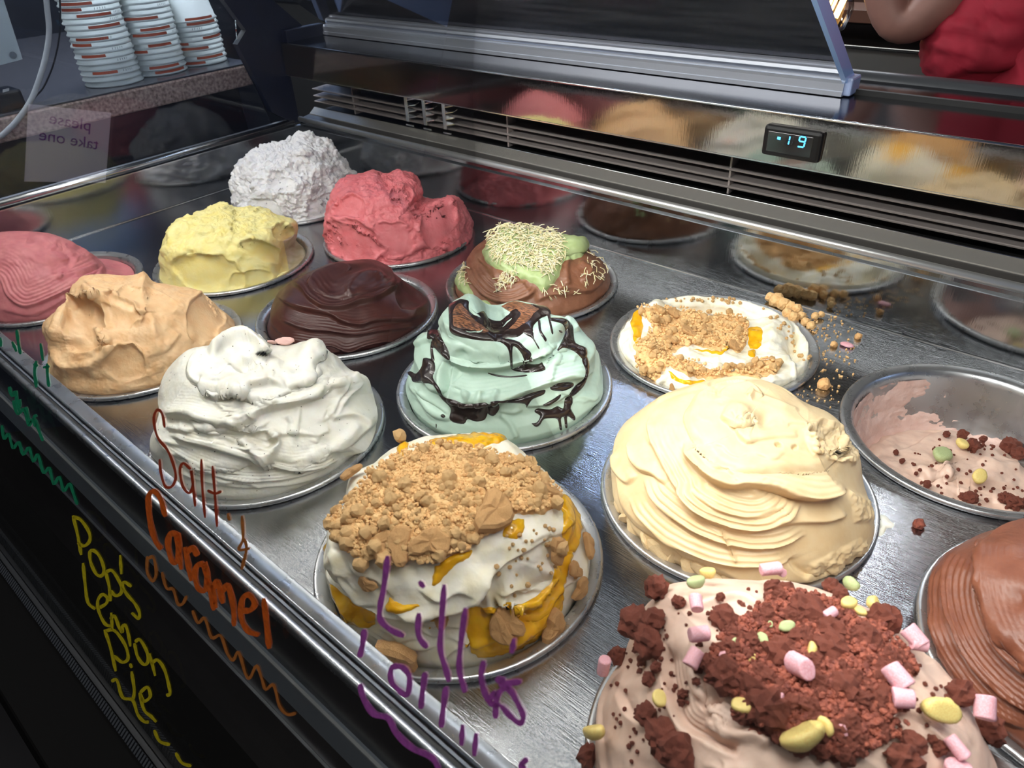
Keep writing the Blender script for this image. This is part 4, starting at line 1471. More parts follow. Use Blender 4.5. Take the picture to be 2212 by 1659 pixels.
sauce = [[(545, 230), (580, 175), (690, 160), (735, 200), (735, 290), (790, 330), (900, 290), (1000, 290), (1010, 240), (1150, 190), (1300, 200), (1400, 250), (1475, 262), (1495, 330), (1400, 370), (1330, 440),
          (1320, 500), (1250, 500), (1180, 545), (1050, 560), (1090, 640), (1020, 590), (850, 578), (750, 562), (620, 535), (560, 490), (552, 400)],
         [(1010, 560), (1100, 560), (1200, 590), (1250, 640), (1300, 680), (1308, 720), (1270, 782), (1252, 782), (1225, 710), (1190, 660), (1145, 630), (1135, 700), (1138, 825), (1118, 825), (1110, 720), (1085, 640)],
         [(1230, 500), (1320, 490), (1335, 560), (1382, 640), (1372, 650), (1320, 560), (1270, 530)], [(1370, 400), (1392, 390), (1400, 480), (1450, 560), (1440, 588), (1420, 560), (1380, 490)],
         [(1445, 300), (1478, 300), (1490, 400), (1512, 505), (1495, 510), (1470, 400)],
         [(1480, 365), (1620, 375), (1690, 440), (1700, 520), (1720, 600), (1810, 640), (1825, 700), (1795, 790), (1775, 745), (1700, 675), (1600, 645), (1535, 692), (1590, 580), (1620, 500), (1595, 425), (1490, 395)],
         [(1795, 690), (1830, 740), (1845, 820), (1830, 905), (1790, 1000), (1700, 1085), (1650, 1088), (1715, 990), (1790, 930), (1808, 850), (1775, 760)],
         [(1130, 845), (1250, 795), (1380, 790), (1500, 715), (1490, 735), (1410, 775), (1440, 845), (1300, 872), (1180, 862)],
         [(890, 870), (1000, 890), (1120, 905), (1260, 890), (1255, 905), (1120, 918), (980, 905)],
         [(360, 460), (440, 450), (490, 560), (555, 690), (550, 760), (470, 700), (410, 640), (410, 700), (420, 760), (388, 740), (380, 620), (400, 565), (350, 560)],
         [(150, 865), (200, 858), (250, 880), (300, 815), (320, 735), (410, 760), (425, 850), (405, 920), (470, 1020), (505, 1095), (600, 1122), (700, 1160), (820, 1152), (900, 1150), (915, 1200), (885, 1300), (800, 1322),
          (725, 1300), (690, 1342), (600, 1332), (555, 1290), (568, 1200), (480, 1110), (400, 985), (300, 970), (220, 955), (200, 912)],
         [(905, 1165), (1000, 1155), (1012, 1210), (960, 1272), (905, 1240)], [(475, 1258), (500, 1252), (520, 1275), (500, 1290), (475, 1275)],
         [(930, 1132), (1100, 1122), (1200, 1102), (1300, 1062), (1420, 1030), (1440, 1040), (1420, 1075), (1330, 1112), (1292, 1152), (1262, 1200), (1248, 1160), (1100, 1150), (950, 1152)],
         [(1480, 1010), (1560, 968), (1685, 962), (1692, 1000), (1600, 1042), (1500, 1032)], [(1410, 1170), (1500, 1120), (1580, 1070), (1560, 1120), (1460, 1180)],
         [(1310, 1338), (1360, 1328), (1390, 1270), (1338, 1232), (1370, 1200), (1480, 1210), (1550, 1178), (1602, 1200), (1620, 1108), (1682, 1092), (1690, 1150), (1672, 1200), (1715, 1280), (1700, 1312), (1640, 1272), (1642, 1372),
          (1620, 1372), (1608, 1282), (1582, 1300), (1592, 1392), (1570, 1392), (1550, 1302), (1480, 1292), (1420, 1302), (1390, 1352), (1350, 1372)],
         [(1560, 480), (1590, 488), (1595, 508), (1570, 500)], [(430, 1340), (440, 1340), (438, 1380), (430, 1380)], [(690, 100), (740, 82), (800, 100), (805, 150), (740, 155), (695, 150)]]
mo.patch('chocolate_sauce', sauce, .018, m_sauce, 3.0, zoom=ZMi, front=True)
for po in ([(565, 380), (600, 260), (680, 230), (740, 310), (820, 400), (915, 470), (930, 520), (860, 545), (720, 510), (590, 480)],
           [(1030, 260), (1150, 215), (1290, 240), (1400, 290), (1350, 360), (1300, 430), (1180, 500), (1080, 510), (1120, 440), (1190, 350), (1090, 300)]):
    mo.patch('scorched_chocolate', [po], .024, m_scorch, 4, zoom=ZMi, wob=2, one=True)
for po in ([(740, 270), (850, 375), (830, 390), (770, 350)], [(1000, 510), (1090, 410), (1160, 360), (1130, 420), (1060, 480)], [(640, 440), (760, 470), (840, 440), (780, 490), (660, 470)],
           [(660, 490), (800, 500), (900, 460), (860, 525), (720, 525)], [(1040, 330), (1150, 320), (1100, 370), (1050, 370)]):
    mo.patch('bare_streak', [po], .030, m_mint, 3, zoom=ZMi, wob=2, one=True)

# ---- chocolate and pistachio with shredded pastry
mo = Mound(2, 2, dome(.58, .9), sil=[(985, 625), (985, 600), (1004, 590), (1010, 555), (1040, 520), (1080, 494), (1110, 492), (1160, 500), (1230, 508), (1268, 522), (1276, 545), (1300, 560), (1318, 590), (1318, 625), (1308, 640)], xfz=FULL, seed=9, ns=160, nt=340)
z = Z5
mo.feats([('fold', xf([(1110, 700), (1180, 835), (1290, 935), (1420, 965), (1560, 920), (1620, 860)], z), .07, 26, {'st': (.008, 9, 30)}), ('fold', xf([(1190, 640), (1280, 730), (1330, 800), (1420, 830), (1560, 810)], z), -.04, 10),
          ('bump', *xf([(1930, 760)], z)[0], 42, 36, 0, .08), ('fold', xf([(1730, 880), (1830, 870), (1960, 890), (2080, 800)], z), .05, 12), ('ridge', xf([(1820, 660), (1800, 760), (1810, 860)], z), .04, 7),
          ('bump', *xf([(1880, 590)], z)[0], 26, 26, 0, .06), ('fold', xf([(1600, 960), (1700, 920), (1850, 905), (2000, 880)], z), .04, 14), ('bump', *xf([(1620, 820)], z)[0], 36, 26, 0, .04),
          ('ridge', xf([(1880, 700), (1950, 760), (1900, 840)], z), .035, 7)])
mo.rough(4, .025, 1, 3)
mo.build(m_grbr, 'milk chocolate ice cream topped with green pistachio cream and shredded pastry')
mo.patch('pistachio_cream', [[(1240, 610), (1290, 520), (1360, 450), (1500, 450), (1700, 480), (1850, 500), (1955, 510), (1965, 580), (1900, 655), (1800, 680), (1765, 760), (1720, 835), (1650, 885), (1600, 835), (1480, 785), (1370, 745), (1270, 690)]],
         .05, m_pist, 6, .012, 5, zoom=Z5, wob=4)
mo.patch('pistachio_cream', [[(1040, 720), (1110, 690), (1120, 800), (1180, 900), (1140, 930), (1050, 830)], [(1190, 920), (1290, 960), (1300, 1000), (1200, 1000)]], .03, m_pist, 4, .02, 9, zoom=Z5, wob=4)


def threads(mo, polys, n, ln, zoom, lift=.045):
    q = mo.scatter_px(polys, n, rng, zoom)
    P, N = mo.at(q, FULL)
    VV, FF, n0 = [], [], 0
    for p, nn_ in zip(P, N):
        a = rng.uniform(0, 6.28)
        t = np.cross(nn_, [math.cos(a), math.sin(a), .3])
        t /= np.linalg.norm(t)
        s_ = np.cross(nn_, t)
        L = ln * rng.uniform(.6, 1.4)
        k = rng.uniform(-.4, .4) * L
        b = p + nn_ * (lift + rng.uniform(0, .03))
        pts = [b - t * L / 2 - nn_ * .01 * rng.uniform(-1, 2), b + s_ * k * .3 + nn_ * .012, b + t * L / 2 + nn_ * rng.uniform(-.02, .025)]
        V, F = tube(pts, .0055, 3, False)
        VV += V
        FF += [tuple(i + n0 for i in f) for f in F]
        n0 += len(V)
    o = obj('shredded_pastry', np.array(VV), FF, m_thread, mo.o, smooth=True)
    o['kind'] = 'stuff'


threads(mo, [[(1290, 520), (1360, 455), (1500, 455), (1700, 485), (1790, 530), (1790, 640), (1730, 740), (1680, 800), (1500, 720), (1400, 720), (1300, 640)]], 750, .10, Z5)
threads(mo, [[(1600, 880), (1760, 830), (1900, 860), (2060, 820), (2080, 760), (2050, 640), (1960, 600), (1900, 880), (1700, 930)], [(1340, 760), (1500, 760), (1450, 850), (1340, 890)], [(1080, 700), (1130, 690), (1150, 850), (1080, 830)]], 150, .08, Z5, .012)

# ---- lemon cream with biscuit crumb
prof = [(0, .95), (.35, .94), (.58, .88), (.72, .77), (.79, .64), (.80, .50), (.79, .42), (.83, .32), (.875, .18), (.885, .06), (.87, -.04)]
mo = Mound(3, 0, prof, sil=[(705, 1260), (700, 1195), (712, 1130), (742, 1090), (748, 1055), (765, 1020), (800, 1005), (845, 968), (880, 955), (930, 943), (990, 936), (1060, 936), (1105, 955), (1140, 985), (1185, 1025), (1215, 1060), (1240, 1095), (1262, 1135),
                            (1272, 1180), (1272, 1240), (1262, 1290)], xfz=FULL, seed=10, ns=210, nt=440, round_=4)
z = ZLe
mo.feats([('fold', xf([(120, 560), (160, 680), (240, 790), (350, 865), (470, 888), (620, 885), (760, 865), (860, 785), (930, 700)], z), .13, 46), ('ridge', xf([(860, 790), (880, 860), (885, 920)], z), .05, 8),
          ('fold', xf([(900, 850), (1000, 885), (1100, 862), (1185, 750), (1200, 680)], z), .09, 30), ('fold', xf([(860, 800), (960, 700), (1060, 640), (1180, 560)], z), .04, 26),
          ('fold', xf([(300, 960), (430, 950), (560, 960), (700, 990), (780, 1010)], z), .035, 14), ('fold', xf([(120, 700), (150, 860), (260, 950)], z), .03, 14),
          ('fold', xf([(640, 1190), (720, 1110), (790, 1090)], z), .03, 10), ('ridge', xf([(930, 880), (940, 860), (960, 880), (970, 860)], z), .03, 6), ('fold', xf([(240, 1010), (350, 1060), (400, 1130)], z), .03, 14)])
mo.small_folds(26, .035, 14, 6, .5, .95, .12)
mo.rough(3, .03, 1, 3)
mo.build(m_lem, 'tall whipped lemon ice cream crowned with golden biscuit crumb and yellow curd')
curd = [[(800, 885), (900, 905), (1060, 875), (1180, 785), (1200, 690), (1250, 650), (1285, 640), (1245, 800), (1235, 900), (1200, 965), (1100, 1065), (960, 1125), (830, 1130), (790, 1050), (775, 950)],
        [(105, 620), (150, 575), (205, 705), (320, 840), (350, 985), (240, 985), (165, 890), (125, 740)], [(480, 900), (620, 900), (700, 960), (560, 960)], [(610, 112), (700, 90), (880, 72), (985, 98), (900, 135), (800, 150), (620, 140)],
        [(1200, 350), (1280, 390), (1330, 520), (1295, 640), (1230, 600), (1240, 480)], [(640, 705), (700, 660), (805, 628), (790, 665), (720, 705), (640, 795), (615, 775)], [(960, 500), (1050, 478), (1035, 565), (955, 565)],
        [(450, 150), (480, 110), (510, 130), (470, 190)], [(220, 420), (330, 290), (330, 340), (240, 440)], [(420, 850), (480, 890), (560, 890), (480, 930), (400, 920)]]
for cu in curd:
    mo.patch('lemon_curd', [cu], .02, m_curd, 5, .02, 9, zoom=ZLe, wob=5, one=True)
cz = [(150, 500), (200, 440), (260, 380), (330, 270), (420, 220), (560, 150), (700, 140), (850, 160), (960, 200), (1060, 220), (1130, 300), (1220, 370), (1180, 440), (1080, 470), (985, 460), (950, 520), (860, 570), (800, 605), (780, 645), (700, 655),
      (630, 685), (520, 672), (430, 690), (360, 665), (300, 655), (220, 625), (165, 540)]
mo.patch('crumb_layer', [cz], .04, m_crumb, 8, .05, 14, zoom=ZLe, wob=9)
q = mo.scatter_px([cz], 5500, rng, ZLe)
P, N = mo.at(q, FULL)
merged_lumps(mo.o, 'fine_crumb', lumps0, P + N * .04, N, rng.uniform(.005, .013, len(P)), m_crumb, rng, .2)
edge_q = [(170, 520), (200, 580), (250, 620), (190, 470), (260, 560), (330, 640), (420, 660), (470, 600), (540, 640), (250, 500), (330, 560), (380, 620), (310, 690), (330, 440), (660, 660), (700, 330), (1000, 290), (1080, 250), (1140, 330), (1110, 380),
          (1180, 430), (960, 300), (700, 370), (580, 190), (700, 180), (860, 210), (480, 130), (620, 290), (500, 360), (790, 580), (440, 420), (380, 330), (600, 440), (740, 560), (840, 340), (900, 240), (1190, 600), (240, 600), (300, 480), (420, 520)]
P, N = mo.at(edge_q, ZLe)
place_parts(mo.o, 'biscuit_crumb', lumps2, P + N * .035, N, rng.uniform(.020, .042, len(P)), m_crumb, rng, .15)
q = mo.scatter_px([cz], 235, rng, ZLe)
P, N = mo.at(q, FULL)
place_parts(mo.o, 'biscuit_crumb', lumps2, P + N * .035, N, rng.uniform(.012, .026, len(P)), m_crumb, rng, .15)
q = mo.scatter_px([[(850, 600), (1180, 450), (1250, 560), (1240, 700), (1000, 860), (900, 700)], [(1230, 640), (1330, 620), (1340, 800), (1260, 780)]], 40, rng, ZLe)
P, N = mo.at(q, FULL)
place_parts(mo.o, 'biscuit_crumb', lumps1, P, N, rng.uniform(.008, .018, len(P)), m_crumb, rng, .2)


def biscuit_shapes():
    """broken flat biscuits: jagged outline, rounded rim, embossed top"""
    out = []
    for s_ in range(4):
        rg = np.random.default_rng(60 + s_)
        n = 18
        a = np.linspace(0, 2 * np.pi, n, endpoint=False)
        r_ = 1 + .22 * np.sin(a * 2 + rg.uniform(0, 6)) + .16 * np.sin(a * 3 + rg.uniform(0, 6)) + rg.uniform(-.10, .10, n)
        V, F = [], []
        for k, (sc, z_) in enumerate(((.0, .28), (.45, .30), (.85, .26), (1.0, .12), (1.0, -.16), (.85, -.26), (.0, -.28))):
            for t, q_ in zip(a, r_):
                V.append((q_ * sc * math.cos(t), q_ * sc * .85 * math.sin(t), z_ + (.05 * math.sin(q_ * sc * 14 + t * 3) if z_ > .2 and sc > 0 else 0) + rg.uniform(-.02, .02)))
        for k in range(6):
            for t in range(n):
                F.append([k * n + t, (k + 1) * n + t, (k + 1) * n + (t + 1) % n, k * n + (t + 1) % n])
        out.append((np.array(V), F))
    return out


bisc = biscuit_shapes()
bq = [((255, 285), .085), ((900, 480), .16), ((620, 600), .13), ((480, 610), .10), ((400, 610), .09), ((1190, 615), .10), ((1330, 610), .09), ((975, 950), .12), ((935, 990), .10), ((1165, 975), .13), ((480, 1085), .17), ((1300, 800), .08), ((660, 950), .07),
      ((1270, 720), .07), ((800, 225), .07), ((1150, 370), .08), ((330, 780), .06), ((200, 760), .07)]
P, N = mo.at([b[0] for b in bq], ZLe)
place_parts(mo.o, 'biscuit_piece', bisc, P + N * .02, N, [b[1] * .85 for b in bq], m_bisc, rng, .1, flat=True)

# ---- caramel-beige swirl
mo = Mound(3, 1, dome(.94, .95), sil=[(1322, 1085), (1316, 990), (1338, 930), (1385, 885), (1425, 858), (1470, 838), (1530, 818), (1565, 812), (1605, 808), (1660, 822), (1705, 842), (1740, 872), (1800, 905), (1835, 950), (1862, 985), (1868, 1050), (1885, 1110), (1885, 1150),
                                      (1870, 1190)], xfz=FULL, seed=11, ns=220, nt=460)
z = ZCa
mo.swirl(2.0, .035, 1, 2.2, .2, dirn=-1)
mo.feats([('fold', xf([(645, 560), (650, 650), (700, 720), (790, 810), (900, 872), (1000, 892), (1100, 882), (1250, 902), (1400, 950), (1550, 975), (1680, 955), (1800, 890)], z), .13, 46, {'st': (.004, 13, 40)}),
          ('fold', xf([(600, 820), (640, 960), (740, 1065), (880, 1142), (1050, 1188), (1200, 1182), (1330, 1132), (1490, 990)], z), .06, 36, {'st': (.012, 14, 60)}),
          ('fold', xf([(680, 780), (770, 950), (900, 1050), (1060, 1092), (1220, 1062), (1340, 985)], z), .03, 14),
          ('fold', xf([(400, 380), (390, 470), (430, 600), (520, 760), (610, 920), (760, 1080), (880, 1150)], z), .05, 24, {'st': (.006, 12, 36)}),
          ('fold', xf([(235, 560), (270, 690), (340, 765), (430, 800), (520, 880)], z), .05, 20), ('fold', xf([(130, 640), (150, 760), (240, 860), (320, 800)], z), .04, 14),
          ('fold', xf([(350, 820), (430, 965), (560, 1085), (720, 1195), (900, 1272), (1100, 1312), (1300, 1302), (1520, 1220)], z), .05, 26, {'st': (.01, 13, 50)}),
          ('fold', xf([(250, 960), (330, 1095), (480, 1235), (650, 1335), (850, 1412), (1080, 1442), (1300, 1432), (1420, 1390)], z), .05, 24, {'st': (.006, 12, 40)}),
          ('fold', xf([(1300, 1150), (1480, 1135), (1650, 1132), (1800, 1085)], z), .05, 22), ('fold', xf([(1370, 1390), (1430, 1475), (1560, 1530), (1700, 1480)], z), -.05, 16),
          ('scoop', *xf([(1690, 560)], z)[0], 56, 34, 32, .08), ('fold', xf([(1480, 520), (1540, 640), (1640, 640), (1720, 680)], z), .03, 12),
          ('fold', xf([(900, 260), (905, 190), (1000, 138), (1180, 130), (1340, 190), (1430, 260)], z), -.045, 16, {'st': (.004, 9, 30)}), ('ridge', xf([(1090, 200), (1115, 230), (1090, 260)], z), .03, 8),
          ('bump', *xf([(1020, 360)], z)[0], 34, 24, 0, .06), ('fold', xf([(890, 400), (960, 440), (1060, 470), (1140, 440)], z), .05, 12), ('dent', *xf([(1220, 420)], z)[0], 24, 22, 0, .05),
          ('scoop', *xf([(1300, 600)], z)[0], 9, 6, 0, .035), ('scoop', *xf([(1410, 612)], z)[0], 9, 5, -20, .03), ('scoop', *xf([(1100, 430)], z)[0], 12, 9, 0, .04), ('ridge', xf([(900, 1170), (950, 1270), (1010, 1410)], z), .025, 4),
          ('bump', *xf([(1140, 910)], z)[0], 20, 12, 20, .03), ('fold', xf([(440, 310), (560, 250), (720, 190), (850, 180)], z), .03, 12),
          ('fold', xf([(1040, 610), (1150, 570), (1300, 550), (1450, 540)], z), .025, 10), ('ridge', xf([(1080, 200), (1300, 290), (1460, 350)], z), .015, 5)])
mo.small_folds(12, .025, 12, 8, .1, .5)
rm = np.zeros(mo.px.shape[:2])
for po in ([(1500, 440), (1700, 420), (1880, 620), (1860, 720), (1700, 690), (1560, 660)], [(1790, 900), (1980, 1000), (1990, 1120), (1850, 1130)], [(1500, 1440), (1900, 1250), (1960, 1330), (1800, 1480), (1500, 1540)]):
    rm = np.maximum(rm, sstep(-6, 8, poly_sd(mo.px.reshape(-1, 2), xf(po, z))).reshape(rm.shape))
mo.rough(2.4, .02, 1, 2)
mo.rough(14, .035, 5, 4, True, mask=rm * mo.vis)
mo.build(m_car, 'large caramel-beige ice cream swirl with broad overlapping spatula folds')
frq = [(200, 1010), (235, 1110), (280, 1180), (370, 1270), (450, 1340), (560, 1400), (680, 1450), (760, 1480), (860, 1490), (960, 1500), (1060, 1510), (1200, 1510), (1320, 1490)]
P = []
for a in frq:
    p = xf([a], z)[0]
    w_ = on_z(p, .06)
    d = w_ - mo.c
    d[2] = 0
    P.append(mo.c + d / np.linalg.norm(d) * .90 + np.array([0, 0, .06]))
P = np.array(P)
N = (P - mo.c) / np.linalg.norm(P - mo.c, axis=1)[:, None]
place_parts(mo.o, 'cream_frill', shards, P, N, rng.uniform(.055, .10, len(P)), m_car, rng, .4)

# ---- half-eaten lemon tub
prof = [(0, .03), (.3, .04), (.55, .06), (.72, .10), (.82, .11), (.90, .08), (.91, .02), (.87, -.06)]
mo = Mound(3, 2, prof, xfz=FULL, seed=12, ns=130, nt=320)
z = ZF
mo.feats([('dent', *xf([(720, 365)], z)[0], 100, 15, 5, .5), ('dent', *xf([(1090, 560)], z)[0], 24, 30, 0, .4), ('fold', xf([(480, 600), (620, 640), (800, 665), (920, 620)], z), .05, 16), ('ridge', xf([(420, 340), (350, 420), (390, 520)], z), .05, 9),
          ('fold', xf([(380, 770), (470, 720), (560, 770)], z), .05, 10), ('bump', *xf([(960, 520)], z)[0], 22, 50, 10, .07), ('dent', *xf([(180, 560)], z)[0], 30, 60, 0, .02)])
mo.small_folds(16, .05, 14, 9, .1, .85)
mo.rough(3.5, .05, 1, 3)
mo.rough(12, .014, 2, 3)
mo.build(m_lem, 'half-eaten lemon ice cream lying low in its tub under loose biscuit crumb')
mo.patch('lemon_curd', [[(255, 440), (290, 380), (320, 470), (285, 570)], [(840, 480), (905, 475), (905, 560), (850, 580)], [(440, 690), (520, 735), (720, 742), (600, 765), (480, 745)], [(560, 580), (700, 590), (760, 560), (700, 610)], [(840, 590), (875, 590), (870, 625), (840, 615)]],
         .014, m_curd, 4, .01, 9, zoom=ZF, wob=4)
K = [[(285, 390), (330, 370), (400, 372), (480, 390), (560, 385), (620, 412), (820, 425), (842, 480), (832, 560), (800, 602), (740, 582), (680, 592), (560, 562), (480, 590), (440, 612), (560, 642), (680, 682), (800, 685), (900, 640), (1000, 640), (985, 705),
      (880, 725), (760, 715), (700, 735), (600, 732), (480, 690), (435, 672), (380, 742), (300, 672), (280, 560), (330, 520), (370, 470)]]
mo.patch('crumb_layer', K, .03, m_crumb, 6, .03, 14, zoom=ZF, wob=7)
q = mo.scatter_px(K, 1100, rng, ZF)
P, N = mo.at(q, FULL)
merged_lumps(mo.o, 'fine_crumb', lumps0, P + N * .03, N, rng.uniform(.006, .015, len(P)), m_crumb, rng, .2)
q = mo.scatter_px(K, 70, rng, ZF)
P, N = mo.at(q, FULL)
place_parts(mo.o, 'biscuit_crumb', lumps2, P + N * .03, N, rng.uniform(.014, .036, len(P)), m_crumb, rng, .15)
P, N = mo.at([(540, 520), (460, 560), (760, 580), (470, 420), (480, 770), (620, 500)], ZF)
place_parts(mo.o, 'biscuit_piece', bisc, P + N * .04, N, [.075, .06, .055, .055, .04, .05], m_bisc, rng, .1, flat=True)
q = mo.scatter_px([[(360, 330), (760, 320), (900, 380), (700, 350), (400, 350)], [(900, 380), (1000, 420), (1180, 640), (1130, 660), (980, 480)]], 60, rng, ZF)
P, N = mo.at(q, FULL)
place_parts(mo.o, 'biscuit_crumb', lumps1, P, N, rng.uniform(.008, .022, len(P)), m_crumb, rng, .2)

# ---- marshmallow and brownie crumb
mo = Mound(4, 0, dome(.98, .95), sil=[(1290, 1600), (1300, 1500), (1345, 1420), (1370, 1350), (1405, 1290), (1450, 1262), (1540, 1252), (1630, 1252), (1690, 1252), (1780, 1272), (1850, 1300), (1930, 1345), (1990, 1400), (2050, 1465), (2090, 1530), (2140, 1610), (2170, 1700), (2180, 1800)],
           xfz=FULL, seed=13, ns=220, nt=440)
z = ZMa
mo.feats([('fold', xf([(440, 540), (420, 660), (440, 800), (500, 950), (640, 1035), (800, 1120)], z), -.07, 34, {'st': (.006, 12, 40)}), ('fold', xf([(540, 640), (600, 780), (620, 870), (740, 840)], z), -.05, 20),
          ('ridge', xf([(620, 920), (720, 1000), (880, 1010), (960, 1070)], z), .04, 14), ('fold', xf([(180, 760), (240, 900), (380, 1000), (420, 1170)], z), -.05, 26), ('fold', xf([(480, 330), (600, 380), (780, 330), (920, 400)], z), .04, 26),
          ('fold', xf([(1480, 980), (1620, 900), (1800, 1060), (1900, 1150)], z), .04, 26, {'st': (.008, 12, 40)}), ('fold', xf([(1700, 640), (1820, 760), (1960, 960)], z), .04, 26), ('dent', *xf([(1000, 620)], z)[0], 110, 70, 0, .06)])
mo.small_folds(22, .035, 22, 7, .3, .9)
mo.rough(2.6, .03, 1, 3)
mo.rough(9, .008, 2, 2)
mo.build(m_mar, 'rosy beige ice cream heap covered in brownie crumb, pink marshmallows and candy pieces')
core = [(930, 340), (1050, 330), (1180, 350), (1300, 400), (1380, 480), (1460, 470), (1550, 560), (1620, 640), (1650, 700), (1600, 780), (1590, 900), (1520, 980), (1450, 1080), (1300, 1130), (1180, 1110), (1050, 1060), (900, 1000), (780, 920), (800, 840),
        (700, 770), (660, 690), (640, 620), (700, 540), (760, 470), (870, 430)]
mo.patch('brownie_layer', [core], .02, m_brow, 10, .05, 13, zoom=z, wob=14)
q = mo.scatter_px([core], 6000, rng, z)
P, N = mo.at(q, FULL)
merged_lumps(mo.o, 'fine_brownie_crumb', lumps1, P + N * rng.uniform(.03, .055, (len(P), 1)), N, rng.uniform(.005, .016, len(P)), m_brow, rng, .2)
q = mo.scatter_px([core], 190, rng, z)
P, N = mo.at(q, FULL)
place_parts(mo.o, 'brownie_crumb', lumps3, P + N * .03, N, rng.uniform(.012, .032, len(P)), m_brow, rng, .15)
big = [((415, 310), .10), ((330, 470), .12), ((390, 560), .11), ((400, 460), .09), ((225, 630), .07), ((500, 370), .05), ((470, 1030), .11), ((520, 1100), .11), ((420, 1100), .08), ((370, 900), .07), ((60, 1120), .08), ((1030, 320), .07), ((1290, 340), .06),
       ((1500, 470), .10), ((720, 460), .08), ((1260, 280), .06), ((1870, 800), .09), ((2010, 970), .09), ((2050, 1010), .07), ((1580, 1120), .09), ((1640, 1060), .07), ((1790, 1040), .05), ((330, 640), .035), ((370, 740), .05), ((400, 670), .035),
       ((580, 690), .04), ((540, 800), .035), ((530, 840), .03), ((585, 750), .025), ((1560, 640), .06), ((1640, 690), .05), ((300, 590), .025), ((690, 320), .03), ((1740, 1020), .03), ((960, 300), .06), ((1490, 760), .05), ((690, 650), .05), ((1120, 420), .11),
       ((980, 640), .12), ((930, 900), .12), ((1250, 520), .09), ((1420, 560), .09), ((740, 730), .10), ((1300, 800), .10), ((1250, 600), .09), ((860, 800), .08)]
P, N = mo.at([b[0] for b in big], z)
place_parts(mo.o, 'brownie_crumb', lumps3, P + N * .01, N, [b[1] * .55 for b in big], m_brow, rng, .15)
q = mo.scatter_px([[(420, 330), (600, 380), (880, 260), (900, 420), (700, 520), (540, 620), (560, 860), (380, 760), (180, 640), (260, 480)], [(1560, 560), (1800, 700), (1900, 1000), (1500, 1000)], [(1050, 260), (1300, 340), (1050, 320)], [(150, 700), (500, 900), (560, 1150), (200, 1150)]], 130, rng, z)
P, N = mo.at(q, FULL)
place_parts(mo.o, 'brownie_crumb', lumps1, P, N, rng.uniform(.005, .014, len(P)), m_brow, rng, .2)


def candy_shape(kind, s_):
    bm = bmesh.new()
    if kind == 'marsh':
        bmesh.ops.create_cone(bm, cap_ends=True, segments=12, radius1=.62, radius2=.58, depth=1.5)
        bmesh.ops.bevel(bm, geom=[e for e in bm.edges if len(e.link_faces) == 2 and any(len(f.verts) > 4 for f in e.link_faces)], offset=.14, segments=3, affect='EDGES', profile=.6)
    else:
        bmesh.ops.create_uvsphere(bm, u_segments=16, v_segments=10, radius=1)
        for v in bm.verts:
            v.co.x *= 1.25
            v.co.y *= .9
            if v.co.z > .45:
                v.co.z = .45 + (v.co.z - .45) * .12
            v.co.z *= .85
    co = np.array([v.co[:] for v in bm.verts])
    co = co * (1 + .12 * noise3(co * 1.3, s_))[:, None]
    F = [[v.index for v in f.verts] for f in bm.faces]
    bm.free()
    return co, F


msh = [candy_shape('marsh', s_) for s_ in (1, 2)]
eg = [candy_shape('egg', s_) for s_ in (3, 4)]
pm = [((950, 270), .10), ((1000, 265), .06), ((595, 430), .09), ((620, 560), .10), ((600, 620), .09), ((1110, 760), .13), ((1515, 760), .12), ((1545, 830), .10), ((1600, 580), .11), ((1640, 620), .09), ((200, 710), .10), ((1240, 470), .07), ((1900, 890), .12), ((1860, 1110), .15),
      ((1780, 1090), .09), ((1285, 985), .045), ((715, 635), .035), ((990, 850), .06)]
P, N = mo.at([b[0] for b in pm], z)
place_parts(mo.o, 'marshmallow', msh, P + N * .045, N, [b[1] * .6 for b in pm], m_marsh, rng, .1, True, tilt=(1.0, 2.0))
ye = [((655, 270), .09), ((160, 1010), .13), ((830, 880), .08), ((1090, 1030), .15), ((1720, 890), .14), ((1780, 940), .09), ((1320, 420), .09), ((1370, 450), .06), ((1440, 415), .08), ((1200, 970), .08), ((840, 665), .04), ((440, 860), .08), ((1160, 620), .06)]
P, N = mo.at([b[0] for b in ye], z)
place_parts(mo.o, 'yellow_candy', eg, P + N * .045, N, [b[1] * .46 for b in ye], m_cyel, rng, .1, True)
gr = [((590, 325), .085), ((1030, 500), .06), ((750, 580), .045), ((885, 560), .05), ((1330, 315), .09), ((950, 490), .03)]
P, N = mo.at([b[0] for b in gr], z)
place_parts(mo.o, 'green_candy', eg, P + N * .05, N, [b[1] * .5 for b in gr], m_cgrn, rng, .1, True)

# ---- milk-chocolate brown swirl at the picture's edge
mo = Mound(4, 1, dome(.96, .95), sil=[(2010, 1400), (2004, 1330), (2008, 1270), (2030, 1195), (2075, 1168), (2110, 1150), (2160, 1134), (2212, 1126), (2320, 1125), (2480, 1160)], xfz=FULL, seed=14, ns=170, nt=360)
z = ZMa
mo.swirl(2.5, .06, 1, 2.0, .2, dirn=-1)
mo.feats([('fold', xf([(1990, 0), (1985, 200), (2020, 400), (2110, 600), (2300, 760)], z), .07, 40, {'st': (.006, 12, 50)}), ('fold', xf([(1870, 60), (1830, 250), (1850, 440), (1950, 640), (2100, 800), (2300, 940)], z), .05, 22, {'st': (.010, 10, 50)}),
          ('fold', xf([(1800, 120), (1760, 300), (1790, 520), (1900, 720), (2050, 880), (2250, 1000)], z), .045, 18, {'st': (.008, 8, 30)}), ('fold', xf([(1760, 380), (1800, 640), (1950, 860), (2150, 1010)], z), .04, 14), ('dent', *xf([(2180, 320)], z)[0], 30, 40, 0, .03)])
mo.rough(2.6, .02, 1, 2)
mo.build(m_brn, 'milk-chocolate brown ice cream swirl with fine spatula lines')

